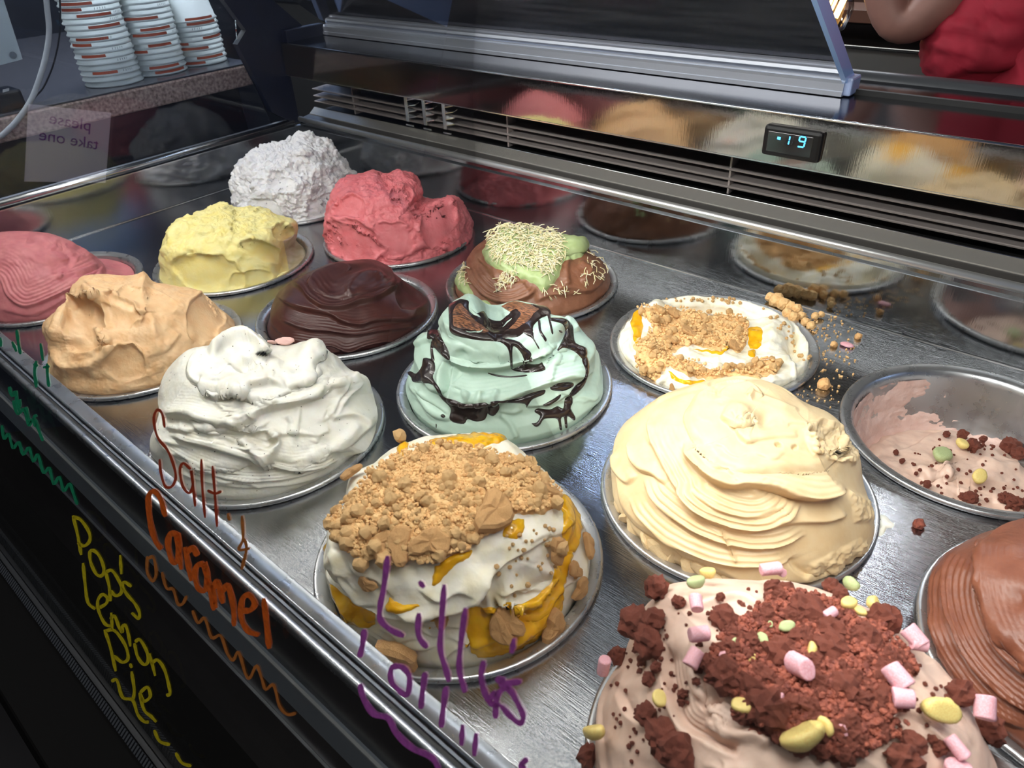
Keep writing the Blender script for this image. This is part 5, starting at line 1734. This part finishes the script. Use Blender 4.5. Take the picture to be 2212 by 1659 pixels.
# ---- nearly empty tub: remains at the bottom and smears on the wall
prof = [(0, -.40), (.3, -.38), (.5, -.40), (.64, -.44), (.70, -.50), (.70, -.62)]
mo = Mound(4, 2, prof, xfz=FULL, seed=15, ns=110, nt=260)
z = ZF
mo.feats([('fold', xf([(1640, 1160), (1720, 1230), (1850, 1250), (2000, 1260), (2200, 1270)], z), .05, 26), ('fold', xf([(1560, 1090), (1640, 1060), (1760, 1000), (1900, 980), (2100, 1000)], z), -.04, 18), ('fold', xf([(1750, 1250), (1900, 1300), (2100, 1350)], z), .04, 18),
          ('ridge', xf([(1980, 1130), (2080, 1170), (2200, 1160)], z), .04, 14)])
mo.small_folds(14, .04, 22, 10, .1, .85)
mo.rough(4, .05, 1, 3)
low_save = mo
mo.ns_ = mo.ns
# keep the remains inside the bowl
Vp = mo.P.reshape(-1, 3)
i, j = np.meshgrid(np.arange(mo.ns - 1), np.arange(mo.nt), indexing='ij')
jn = (j + 1) % mo.nt
Fq = np.stack([i * mo.nt + j, (i + 1) * mo.nt + j, (i + 1) * mo.nt + jn, i * mo.nt + jn], -1).reshape(-1, 4)
mo.o = obj('ice_cream', Vp, Fq, m_mar, None, base=tuple(mo.c + np.array([0, 0, -.6])))
tag(mo.o, 'last pinkish beige ice cream at the bottom of the nearly empty tub', 'ice cream', 'tubs of ice cream in the display')
P, N = mo.at([(1790, 1150)], z)
place_parts(mo.o, 'green_candy', eg, P + N * .04, N, [.075], m_cgrn, rng, .1, True, tilt=(-.2, .2))
P, N = mo.at([(1970, 1230), (1890, 1085)], z)
place_parts(mo.o, 'yellow_candy', eg, P + N * .04, N, [.06, .05], m_cyel, rng, .1, True, tilt=(-.2, .2))
bb = [((1940, 1080), .07), ((1900, 1030), .06), ((2010, 1025), .045), ((1815, 1025), .04), ((2150, 1050), .10), ((2190, 1080), .08), ((1945, 1320), .08), ((1900, 1300), .05), ((2110, 1340), .06), ((2150, 1370), .08), ((1990, 1075), .025), ((2050, 1080), .02),
      ((1720, 1270), .04), ((1600, 1150), .03), ((1570, 1110), .03), ((1690, 1200), .02), ((1850, 1350), .03), ((2200, 1370), .06)]
P, N = mo.at([b[0] for b in bb], z)
place_parts(mo.o, 'brownie_crumb', lumps3, P + N * .02, N, [b[1] * .6 for b in bb], m_brow, rng, .15)
q = mo.scatter_px([[(1560, 1100), (1800, 1030), (2200, 1050), (2200, 1390), (1900, 1360), (1680, 1270)]], 70, rng, z)
P, N = mo.at(q, FULL)
place_parts(mo.o, 'brownie_crumb', lumps1, P, N, rng.uniform(.007, .016, len(P)), m_brow, rng, .2)


def wall_smear(c, r, mat, thr, seed, z0, z1, fn=None, name='wall_smear', parent=None, thick=.012):
    """thin remains of ice cream on the inside of a tub: patches where a noise is high"""
    cx, cy = tub_xy(c, r)
    pr_ = np.array(TUBPROF[9:], float)
    seg = np.concatenate([[0], np.cumsum(np.linalg.norm(np.diff(pr_, axis=0), axis=1))])
    s_ = np.linspace(0, seg[-1] * .92, 110)
    rr, zz = np.interp(s_, seg, pr_[:, 0]), np.interp(s_, seg, pr_[:, 1])
    nt = 360
    th = np.linspace(0, 2 * np.pi, nt, endpoint=False)
    X, Y = rr[:, None] * np.cos(th), rr[:, None] * np.sin(th)
    Z = np.repeat(zz[:, None], nt, 1)
    P = np.stack([X, Y, Z], -1)
    n = fbm(P * np.array([2.2, 2.2, 3.0]), seed, 5, .6)
    h = (n - thr) + (fn(P + np.array([cx, cy, 0])) if fn else 0)
    h = np.where((Z < z1) & (Z > z0), h, -1)
    nrm = -P.copy()
    nrm[..., 2] *= .7
    nrm /= np.linalg.norm(nrm, axis=-1, keepdims=True)
    off = np.clip(h * .06, -.012, thick) + .002
    P = P + nrm * off[..., None] + np.array([cx, cy, 0])
    m = h > -.12
    fm = (m[:-1] & m[1:])
    fm = fm & np.roll(fm, -1, 1)
    i, j = np.nonzero(fm)
    jn = (j + 1) % nt
    F = np.stack([i * nt + j, (i + 1) * nt + j, (i + 1) * nt + jn, i * nt + jn], -1)
    used, inv = np.unique(F, return_inverse=True)
    if len(F):
        obj(name, P.reshape(-1, 3)[used], inv.reshape(-1, 4), mat, parent)


wall_smear(4, 2, m_smear, .34, 5, -.8, -.05, lambda P: .40 * sstep(-.30, -.5, P[..., 2]) + .45 * sstep(9.4, 8.5, P[..., 0]), parent=low_save.o)

# ================================================================== SMALL THINGS ON THE TRAY
def tray_pts(pts, z):
    return on_z(xf(pts, z), 0.0)


for k, (p, sz, lab) in enumerate([((1215, 775), .05, 'golden biscuit crumb alone on the tray in front of the half-eaten lemon tub'), ((1385, 530), .03, 'small biscuit crumb farthest out on the tray right of the lemon tub'),
                                  ((1265, 570), .03, 'pinkish biscuit crumb on the tray beside the lemon tub rim')]):
    P = tray_pts([p], ZF)
    co, F = lumps2[k]
    tag(obj('biscuit_crumb', co * sz + P[0] + np.array([0, 0, sz * .7]), F, m_bisc, None, base=P[0], smooth=False), lab, 'crumb', 'crumbs spilled on the tray')
P = tray_pts([(1685, 1465)], ZF)
co, F = lumps2[0]
tag(obj('brownie_crumb', co * .035 + P[0] + np.array([0, 0, .025]), F, m_brow, None, base=P[0], smooth=False), 'single dark red-brown crumb on the bare tray beside the caramel tub', 'crumb', 'crumbs spilled on the tray')
P = tray_pts([(1330, 570)], ZF)
co, F = shards[1]
tag(obj('candy_crumb', co * .05 + P[0] + np.array([0, 0, .02]), F, m_marsh, None, base=P[0]), 'pale pink flake on the tray behind the half-eaten lemon tub', 'crumb', 'crumbs spilled on the tray')
# the crumbling heap spilled over the rim of the half-eaten tub
c32 = np.array([*tub_xy(3, 2), 0])
heap = tray_pts([(980, 370), (1010, 385), (1050, 400), (1080, 410), (950, 350), (1100, 440), (1060, 450), (1030, 430), (1120, 470), (1150, 490), (1170, 440), (1200, 430)], ZF)
for p, sz in zip(heap, (.07, .06, .05, .05, .05, .04, .05, .05, .04, .04, .035, .03)):
    co, F = lumps2[rng.integers(4)]
    tag(obj('biscuit_crumb', co * sz + p + np.array([0, 0, .03 + sz * .5]), F, m_crumb, None, base=p, smooth=False), 'biscuit crumb heaped over the far rim of the half-eaten lemon tub', 'crumb', 'crumbs heaped at the lemon tub rim')
q = xf([(1000, 440), (1120, 420), (1260, 440), (1350, 490), (1380, 560), (1280, 620), (1200, 560), (1220, 700), (1330, 800), (1260, 880), (1180, 860)], ZF)
pts = rng.uniform(q.min(0), q.max(0), (1500, 2))
w_ = rng.uniform(0, 1, len(pts))
dd = np.hypot((pts[:, 0] - q.min(0)[0]) / 170, (pts[:, 1] - (q.min(0)[1] + 30)) / 200)
pts = pts[w_ < np.exp(-2.0 * dd ** 2)][:420]
P = on_z(pts, 0.0)
keep = np.hypot(P[:, 0] - c32[0], P[:, 1] - c32[1]) > 1.01
P = P[keep]
o = merged_lumps(None, 'loose_crumbs', lumps0, P, np.tile([0, 0, 1.0], (len(P), 1)), rng.uniform(.004, .011, len(P)), m_crumb, rng, .2)
tag(o, 'scatter of fine biscuit crumbs on the steel tray right of the lemon tub', 'crumbs')
# splash of melted cream
P = tray_pts([(1490, 1400), (1530, 1410), (1545, 1440), (1572, 1450), (1560, 1475), (1525, 1468), (1520, 1500), (1490, 1520), (1470, 1495), (1500, 1470), (1485, 1440)], ZF)
P = P[::-1] if np.cross(P[1] - P[0], P[2] - P[0])[2] < 0 else P
n = len(P)
cen = P.mean(0)
V = np.vstack([P, P * .6 + cen * .4 + np.array([0, 0, .014]), cen[None] + np.array([0, 0, .018])])
F = [(i, (i + 1) % n, n + (i + 1) % n, n + i) for i in range(n)] + [(n + i, n + (i + 1) % n, 2 * n) for i in range(n)]
me = mesh_np('cream_splash', V, F)
o = link('cream_splash', me, m_van, None, base=cen)
sb = o.modifiers.new('round', 'SUBSURF')
sb.levels = sb.render_levels = 2
tag(o, 'white splash of melted cream on the tray beside the caramel tub', 'splash')

# ================================================================== LEFT: STONE COUNTER, CUPS, TABLET, CABLE
m_stone = M('speckled_pink_terrazzo', (214, 184, 168), .35, 0, 0, 22, (120, 92, 80), bump=.0, detail=8)
m_ctop = M('dark_counter_top', (92, 92, 98), .22, .3)
ct = box('stone_counter', (-9.5, -2.2, -1.0, 4.62, 1.28, 1.60), m_stone, None, .03, base=(-5.8, 0, -9))
tag(ct, 'pink-brown speckled stone counter slab beyond the left end of the cabinet', 'counter')
box('counter_top', (-9.5, -2.215, -1.0, 4.63, 1.60, 1.625), m_ctop, ct, .006)
box('counter_base', (-9.3, -2.45, -.9, 4.4, -9, 1.28), m_body, ct, .01)
m_cup = M('white_paper_cup', (226, 232, 228), .55)
m_band = M('orange_print', (206, 92, 54), .55)
m_ink = M('dark_grey_print', (70, 74, 80), .6)
CUPP = [(.0, .62), (.28, .62), (.285, .60), (.29, .60), (.405, .03), (.42, .026), (.426, .014), (.42, .003), (.41, .0), (.40, .012), (.395, .028), (.285, .585), (.0, .585)]
V, F = lathe_np(CUPP, 40)
cup_proto = None
band_me = []
for a0, a1, zz0, zz1 in ((-1.3, .0, .030, .068), (-.7, .5, .028, .066), (-1.0, -.1, .032, .070)):
    Vb, Fb = [], []
    ks = np.linspace(a0, a1, 13)
    for kk, a in enumerate(ks):
        sk = .012 if kk in (0, 12) else 0
        for zz in (zz0, zz1):
            rr = .405 - (zz - .035) * (.115 / .565) + .0035
            Vb.append((rr * math.cos(a), rr * math.sin(a), zz))
    for k in range(12):
        Fb.append((2 * k, 2 * k + 2, 2 * k + 3, 2 * k + 1))
    band_me.append((Vb, Fb))
ink_me = []
for s_ in range(2):
    Vb, Fb = [], []
    for k in range(5):
        a = -.2 + .09 * k
        n0 = len(Vb)
        for da, zz in ((0, .036), (.018, .036), (.035, .064), (.017, .064)):
            rr = .405 - (zz - .035) * (.115 / .565) + .0035
            Vb.append((rr * math.cos(a + da), rr * math.sin(a + da), zz))
        Fb.append((n0, n0 + 1, n0 + 2, n0 + 3))
    ink_me.append((Vb, Fb))
cup_me = mesh_np('paper_cup', V * S, F)
cup_me.materials.append(m_cup)
bms, ims = [], []
for Vb, Fb in band_me:
    me = mesh_np('orange_band', np.array(Vb) * S, Fb)
    me.materials.append(m_band)
    bms.append(me)
for Vb, Fb in ink_me:
    me = mesh_np('ink_lettering', np.array(Vb) * S, Fb)
    me.materials.append(m_ink)
    ims.append(me)
rc = random.Random(5)
ORD = 'zeroth second third fourth fifth sixth seventh eighth ninth tenth eleventh twelfth thirteenth fourteenth fifteenth sixteenth seventeenth'.split()
stacks = [(-2.86, 2.60, 17, 'first stack from the tablet', .077), (-2.95, 3.40, 16, 'middle stack', .077), (-3.05, 4.18, 10, 'shortest stack beside the end post', .072)]
for si, (x, y, n, lab, dz) in enumerate(stacks):
    for k in range(n):
        o = bpy.data.objects.new('paper_cup', cup_me)
        COL.objects.link(o)
        o.location = Vector((x + rc.uniform(-.008, .008), y + rc.uniform(-.01, .01), 1.627 + k * dz)) * S
        o.rotation_euler = (0, 0, rc.uniform(-.7, 0.7))
        if k == n - 1:
            lb = 'upside-down white paper cup topmost in the %s' % lab
        elif k == 0:
            lb = 'upside-down white paper cup lowest in the %s' % lab
        else:
            lb = '%s white paper cup up from the counter in the %s' % (ORD[k], lab)
        tag(o, lb, 'cup', 'paper cups nested in the %s' % lab)
        if rc.random() < .7 or k == n - 1:
            b = bpy.data.objects.new('orange_band', bms[rc.randrange(3)])
            COL.objects.link(b)
            b.parent = o
        if rc.random() < .5:
            b = bpy.data.objects.new('ink_lettering', ims[rc.randrange(2)])
            COL.objects.link(b)
            b.parent = o
            b.rotation_euler = (0, 0, rc.uniform(.3, .9))

m_dev = M('pale_device_plastic', (196, 206, 204), .4)
tb = empty('tablet', (-2.6, .9, 1.627))
tag(tb, 'pale grey tablet on a stand at the end of the stone counter', 'tablet')
q = [on_plane(p, (-2.6, 0, 0), (1, 0, 0)) for p in ((-90, -60), (-5, -60), (8, 0), (49, 128), (0, 141), (-90, 160))]
V = [tuple(p) for p in q] + [(p[0] - .06, p[1], p[2]) for p in q]
F = [tuple(range(6)), tuple(range(11, 5, -1))] + [(i, 6 + i, 6 + (i + 1) % 6, (i + 1) % 6) for i in range(6)]
obj('tablet_body', V, F, m_dev, tb, smooth=False)
qq = on_plane((28, 119), (-2.59, 0, 0), (1, 0, 0))
V, F = tube([qq, qq + np.array([.012, 0, 0])], .045, 18)
obj('home_button', V, F, M('button_grey', (120, 128, 130), .4), tb, smooth=False)
box('tablet_stand', (-2.95, -2.66, .3, .9, 1.627, 2.3), m_black, tb, .02)
bx = box('card_terminal', (-2.75, -2.3, .62, 1.13, 1.627, 1.88), m_black, None, .03, base=(-2.5, .9, 1.627))
tag(bx, 'small black card terminal on the counter under the tablet', 'card terminal')
q = on_plane(np.array([(6, 193), (20, 190), (20, 196), (6, 200)], float), (-2.29, 0, 0), (1, 0, 0))
obj('sticker', [tuple(p) for p in q], [(0, 1, 2, 3)], M('white_sticker', (200, 200, 196), .5), bx, smooth=False)
cab_px = [(96, -40), (102, 20), (106, 70), (98, 125), (80, 185), (62, 225), (35, 262), (5, 292), (-40, 330)]
tail = [np.array(p) for p in ((-2.05, .2, -.4), (-2.0, .1, -3.0), (-2.0, .1, -8.95))]
cpts = smooth_line([tuple(p) for p in on_plane(np.array(cab_px, float), (-2.12, 0, 0), (1, 0, 0))] + [tuple(p) for p in tail], 6)
V, F = tube(cpts, .036, 10)
tag(obj('white_cable', V, F, M('white_cable_sheath', (196, 196, 192), .5), None), 'thick white cable hanging in a curve in front of the stone counter', 'cable')
cp2 = smooth_line([tuple(p) for p in on_plane(np.array([(128, -30), (130, 60), (118, 130), (96, 185), (76, 210)], float), (-2.5, 0, 0), (1, 0, 0))], 6)
V, F = tube(cp2, .012, 6)
tag(obj('black_cable', V, F, m_black, None), 'thin black cable hanging behind the white one', 'cable')

# ================================================================== BEHIND: WORK BENCH, PERSON, LAMP GLINT
wb = empty('work_bench', (5, 14, -9))
tag(wb, 'stainless steel work bench with dark wooden shelf behind the cabinet', 'work bench')
z1 = on_plane((1900, 108), (0, 12.5, 0), (0, 1, 0))[2]
z2 = on_plane((1900, 52), (0, 12.5, 0), (0, 1, 0))[2]
z3 = on_plane((1900, 26), (0, 12.5, 0), (0, 1, 0))[2]
box('bench_front', (-14, 26, 12.5, 15, -9, z1), M('bench_steel', (150, 150, 148), .35, .8), wb, .02)
box('bench_top', (-14, 26, 12.4, 15, z1, z1 + .06), m_trim, wb, .01)
m_wood = M('dark_brown_wood', (58, 36, 28), .5, 0, .3, 2, stretch=(1, 8, 8))
box('shelf_back', (-14, 26, 14.6, 14.8, z1 + .06, z3 + 2.2), m_wood, wb, .01)
box('shelf_board', (-14, 26, 12.6, 14.6, z2 - .02, z3), M('brown_wood_board', (92, 56, 40), .5), wb, .01)

# the server: one continuous body, arm bent up, loose red T-shirt


def P8(x, y, d):
    return on_plane((x, y), (0, d, 0), (0, 1, 0))


def skin_body(name, joints, edges_, radii, mat, parent, root=0, levels=2):
    me = bpy.data.meshes.new(name)
    me.from_pydata([tuple(np.array(j) * S) for j in joints], edges_, [])
    o = bpy.data.objects.new(name, me)
    COL.objects.link(o)
    sk = o.modifiers.new('skin', 'SKIN')
    sk.use_smooth_shade = True
    lay = me.skin_vertices[0].data
    for i, r_ in enumerate(radii):
        rr = r_ if isinstance(r_, tuple) else (r_, r_)
        lay[i].radius = (rr[0] * S, rr[1] * S)
        lay[i].use_root = (i == root)
    ss = o.modifiers.new('sub', 'SUBSURF')
    ss.levels = ss.render_levels = levels
    dg = bpy.context.evaluated_depsgraph_get()
    me2 = bpy.data.meshes.new_from_object(o.evaluated_get(dg))
    bpy.data.objects.remove(o)
    me2.name = name
    me2.transform(Matrix.Scale(1 / S, 4))
    me2.polygons.foreach_set('use_smooth', np.full(len(me2.polygons), True))
    return link(name, me2, mat, parent)


m_skin = M('skin', (158, 114, 102), .5, 0, .15, 5, sss=.1)
m_shirt = M('red_cotton', (158, 22, 46), .8, 0, .2, 4, bump=.1, bscale=30)
m_trou = M('black_trousers', (24, 24, 28), .8)
m_hair = M('dark_hair', (34, 24, 20), .6, bump=.3, bscale=20)
pb = np.array([9.0, 9.0, -9.0])
per = empty('person', tuple(pb))
tag(per, 'person in a loose red T-shirt standing behind the cabinet, one tattooed arm bent up', 'person')
el = P8(1930, 96, 8.2)
sh = el + np.array([1.35, .55, 2.0])
wr = el + np.array([-.85, -.1, 2.35])
neck = np.array([9.0, 8.95, 5.6])
J = [pb + np.array([0, 0, .0 + 9.2]), (9.0, 8.95, 2.0), (9.0, 8.9, 4.0), tuple(neck), (9.0, 8.85, 6.25), (9.0, 8.75, 7.1), (9.0, 8.75, 7.9),
     tuple(sh), tuple(el + (sh - el) * .12), tuple(el + np.array([-.08, 0, .22])), tuple(el + (wr - el) * .55), tuple(wr), (10.6, 8.8, 5.0), (11.0, 8.4, 2.6), (10.6, 8.0, 1.5), (10.4, 7.7, 1.2),
     (8.4, 8.95, -.3), (8.35, 8.8, -4.4), (8.35, 9.0, -8.4), (8.3, 8.3, -8.85), (9.6, 8.95, -.3), (9.65, 8.8, -4.4), (9.65, 9.0, -8.4), (9.7, 8.3, -8.85)]
Ed = [(0, 1), (1, 2), (2, 3), (3, 4), (4, 5), (5, 6), (2, 7), (7, 8), (8, 9), (9, 10), (10, 11), (2, 12), (12, 13), (13, 14), (14, 15), (0, 16), (16, 17), (17, 18), (18, 19), (0, 20), (20, 21), (21, 22), (22, 23)]
Rd = [(1.35, .9), (1.2, .8), (1.5, .85), (.55, .55), (.52, .55), (.74, .88), (.6, .7), .50, .34, .31, .28, .21, .55, .42, .32, .26, .75, .52, .36, .30, .75, .52, .36, .30]
body = skin_body('body', J, Ed, Rd, m_skin, per)


def hand(wrist, dirv, palmn, parent):
    dirv = dirv / np.linalg.norm(dirv)
    side = np.cross(dirv, palmn)
    side /= np.linalg.norm(side)
    pn = np.cross(side, dirv)
    j = [wrist - dirv * .15, wrist + dirv * .25, wrist + dirv * .75]
    r_ = [(.25, .2), (.36, .16), (.38, .15)]
    e = [(0, 1), (1, 2)]
    for k, (s_, L) in enumerate(((-.30, .62), (-.10, .76), (.10, .72), (.29, .55))):
        a = len(j)
        base = wrist + dirv * .86 + side * s_
        d2 = dirv * .92 + pn * .4
        d3 = dirv * .6 + pn * .8
        j += [base, base + d2 * L * .5, base + d2 * L * .5 + d3 * L * .5]
        r_ += [.095, .088, .07]
        e += [(2, a), (a, a + 1), (a + 1, a + 2)]
    a = len(j)
    t0 = wrist + dirv * .35 - side * .32
    j += [t0, t0 + dirv * .3 - side * .25 + pn * .12, t0 + dirv * .58 - side * .3 + pn * .25]
    r_ += [.14, .11, .085]
    e += [(1, a), (a, a + 1), (a + 1, a + 2)]
    return skin_body('hand', j, e, r_, m_skin, parent)


hand(wr, wr - el, np.array([.3, -1.0, .1]), per)
hand(np.array([10.4, 7.7, 1.2]), np.array([-.5, -.3, -.6]), np.array([0, .2, -1.0]), per)
# shirt: torso plus wide sleeves
s1, s2, s3 = P8(2012, 62, 8.35), P8(2092, 92, 8.55), P8(2200, 30, 8.8)
Js = [(9.0, 8.95, .0), (9.0, 8.95, 1.6), (9.0, 8.9, 3.9), (9.0, 8.9, 5.05), tuple(sh), tuple(s3), tuple(s2), tuple(s1), (10.6, 8.8, 5.0), (10.9, 8.5, 3.6)]
Es = [(0, 1), (1, 2), (2, 3), (2, 4), (4, 5), (5, 6), (6, 7), (2, 8), (8, 9)]
Rs = [(1.5, 1.05), (1.45, 1.0), (1.68, 1.0), (.85, .75), .80, .86, .70, .42, .72, .78]
shirt = skin_body('red_shirt', Js, Es, Rs, m_shirt, per, 0, 4)
# cloth folds round the sleeve
me = shirt.data
co = np.zeros(len(me.vertices) * 3)
me.vertices.foreach_get('co', co)
co = co.reshape(-1, 3)
no = np.array([v.normal[:] for v in me.vertices])
wv = co / S
fold_ = fbm(wv * np.array([1.2, 1.2, 4.0]) + fbm(wv * .7, 3, 2)[:, None] * 1.2, 31, 3, .5, True) * .10
me.vertices.foreach_set('co', (co + no * fold_[:, None] * S).ravel())
me.update()
skin_body('trousers', [(9.0, 8.95, .2), (8.4, 8.95, -.4), (8.35, 8.8, -4.4), (8.35, 9.0, -8.3), (9.6, 8.95, -.4), (9.65, 8.8, -4.4), (9.65, 9.0, -8.3)], [(0, 1), (1, 2), (2, 3), (0, 4), (4, 5), (5, 6)],
          [(1.45, 1.0), .85, .65, .5, .85, .65, .5], m_trou, per)
for x in (8.3, 9.7):
    bm = bmesh.new()
    bm_box(bm, x - .35, x + .35, 7.9, 9.35, -9.0, -8.6, .12, 3)
    bmobj('shoe', bm, m_black, per, None, True)
# head details
hc = np.array([9.0, 8.7, 7.45])
V, F = lathe_np([(.001, .95), (.4, .9), (.72, .66), (.88, .3), (.9, -.05), (.82, -.35), (.75, -.45)], 28, tuple(hc + np.array([0, .12, .15])))
obj('hair', V, F[:, ::-1], m_hair, per)
m_eye = M('dark_eye', (30, 22, 18), .2)
for s_ in (-1, 1):
    V, F = lathe_np([(.001, .09), (.06, .065), (.09, 0), (.06, -.065), (.001, -.09)], 12, tuple(hc + np.array([s_ * .3, -.80, -.05])))
    obj('eye', V, F, m_eye, per)
    V, F = lathe_np([(.001, .2), (.1, .12), (.12, 0), (.09, -.15), (.001, -.2)], 12, tuple(hc + np.array([s_ * .82, .05, -.1])))
    obj('ear', V, F, m_skin, per)
V, F = lathe_np([(.001, .22), (.07, .08), (.13, -.12), (.1, -.18), (.001, -.2)], 12, tuple(hc + np.array([0, -.92, -.2])))
obj('nose', V, F, m_skin, per)
V, F = tube([hc + np.array([-.2, -.82, -.52]), hc + np.array([0, -.90, -.54]), hc + np.array([.2, -.82, -.52])], [.03, .05, .03], 8)
obj('mouth', V, F, M('lips', (150, 78, 72), .5), per)
# tattoo patch on the elbow
bmv = body.data
tp = np.array([v.co[:] for v in bmv.vertices]) / S + np.array(wloc(body)) / S
tn = np.array([v.normal[:] for v in bmv.vertices])
tq = proj(tp)
pol = np.array([(1946, 92), (1956, 70), (1976, 56), (1982, 64), (1966, 84), (1956, 104)], float)
vis_ = ((CAM - tp) * tn).sum(1) > 0
ins = (poly_sd(tq, pol) > -3) & vis_
Fp = [tuple(p.vertices) for p in bmv.polygons if all(ins[v] for v in p.vertices)]
if Fp:
    used = sorted({v for f in Fp for v in f})
    mp_ = {v: i for i, v in enumerate(used)}
    obj('tattoo', tp[used] + tn[used] * .006, [tuple(mp_[v] for v in f) for f in Fp], M('tattoo_ink', (58, 48, 48), .6), per)

# added warm lamp that stands in for a bulb's reflection on the door edge
lp = on_plane((1806, 20), (0, 9.5, 0), (0, 1, 0))
lm = empty('glint_lamp', tuple(lp))
tag(lm, 'added small warm lamp standing in for a glint on the glass door edge', 'lamp')
m_fil = M('glint_glow', (255, 200, 120), .5, emit=(255, 196, 110), estr=14)
for k, (dx, dz) in enumerate(((-.12, 0), (-.05, .03), (.02, .0), (.08, .05))):
    V, F = tube([lp + np.array([dx - .05, 0, -.16 + dz]), lp + np.array([dx + .05, 0, .16 + dz])], .022, 8)
    obj('filament', V, F, m_fil, lm)
V, F = lathe_np([(.001, -.34), (.16, -.26), (.24, 0), (.2, .22), (.1, .36), (.1, .5), (.001, .52)], 20, tuple(lp))
obj('bulb', V, F, glass_mat('bulb_glass', (1, .96, .9), .8), lm)
V, F = tube([lp + np.array([0, 0, .5]), lp + np.array([0, 0, 12.7])], .03, 8)
obj('lamp_cord', V, F, m_black, lm)

# paper notice on the customer-side wall, seen only as a faint mirror image in the glass
nt_ = empty('paper_notice', (-16.95, -9.5, -.3))
tag(nt_, 'white paper notice with purple lettering, faintly mirrored in the glass by the stone counter', 'notice')
m_pap = M('notice_paper', (160, 156, 172), .7)
q = [(-16.96, -8.35, -.4), (-16.96, -10.75, -.1), (-16.96, -10.75, 2.2), (-16.96, -8.35, 1.95)]
V = q + [(p[0] - .03, p[1], p[2]) for p in q]
obj('paper_sheet', V, [(0, 1, 2, 3), (7, 6, 5, 4)] + [(i, 4 + i, 4 + (i + 1) % 4, (i + 1) % 4) for i in range(4)], m_pap, nt_, smooth=False)
m_ptx = M('purple_notice_ink', (92, 46, 120), .6)
for body, z_, sz in (('please', 1.5, .5), ('take one', .95, .5)):
    cu = bpy.data.curves.new('notice_lettering', 'FONT')
    cu.body = body
    cu.size = sz
    cu.align_x = 'CENTER'
    cu.extrude = .002
    o = bpy.data.objects.new('tmp', cu)
    COL.objects.link(o)
    dg = bpy.context.evaluated_depsgraph_get()
    me = bpy.data.meshes.new_from_object(o.evaluated_get(dg))
    bpy.data.objects.remove(o)
    me.transform(Matrix(((0, 0, 1, -16.95), (1, 0, 0, -9.55), (0, 1, 0, z_), (0, 0, 0, 1))))
    link('notice_lettering', me, m_ptx, nt_)
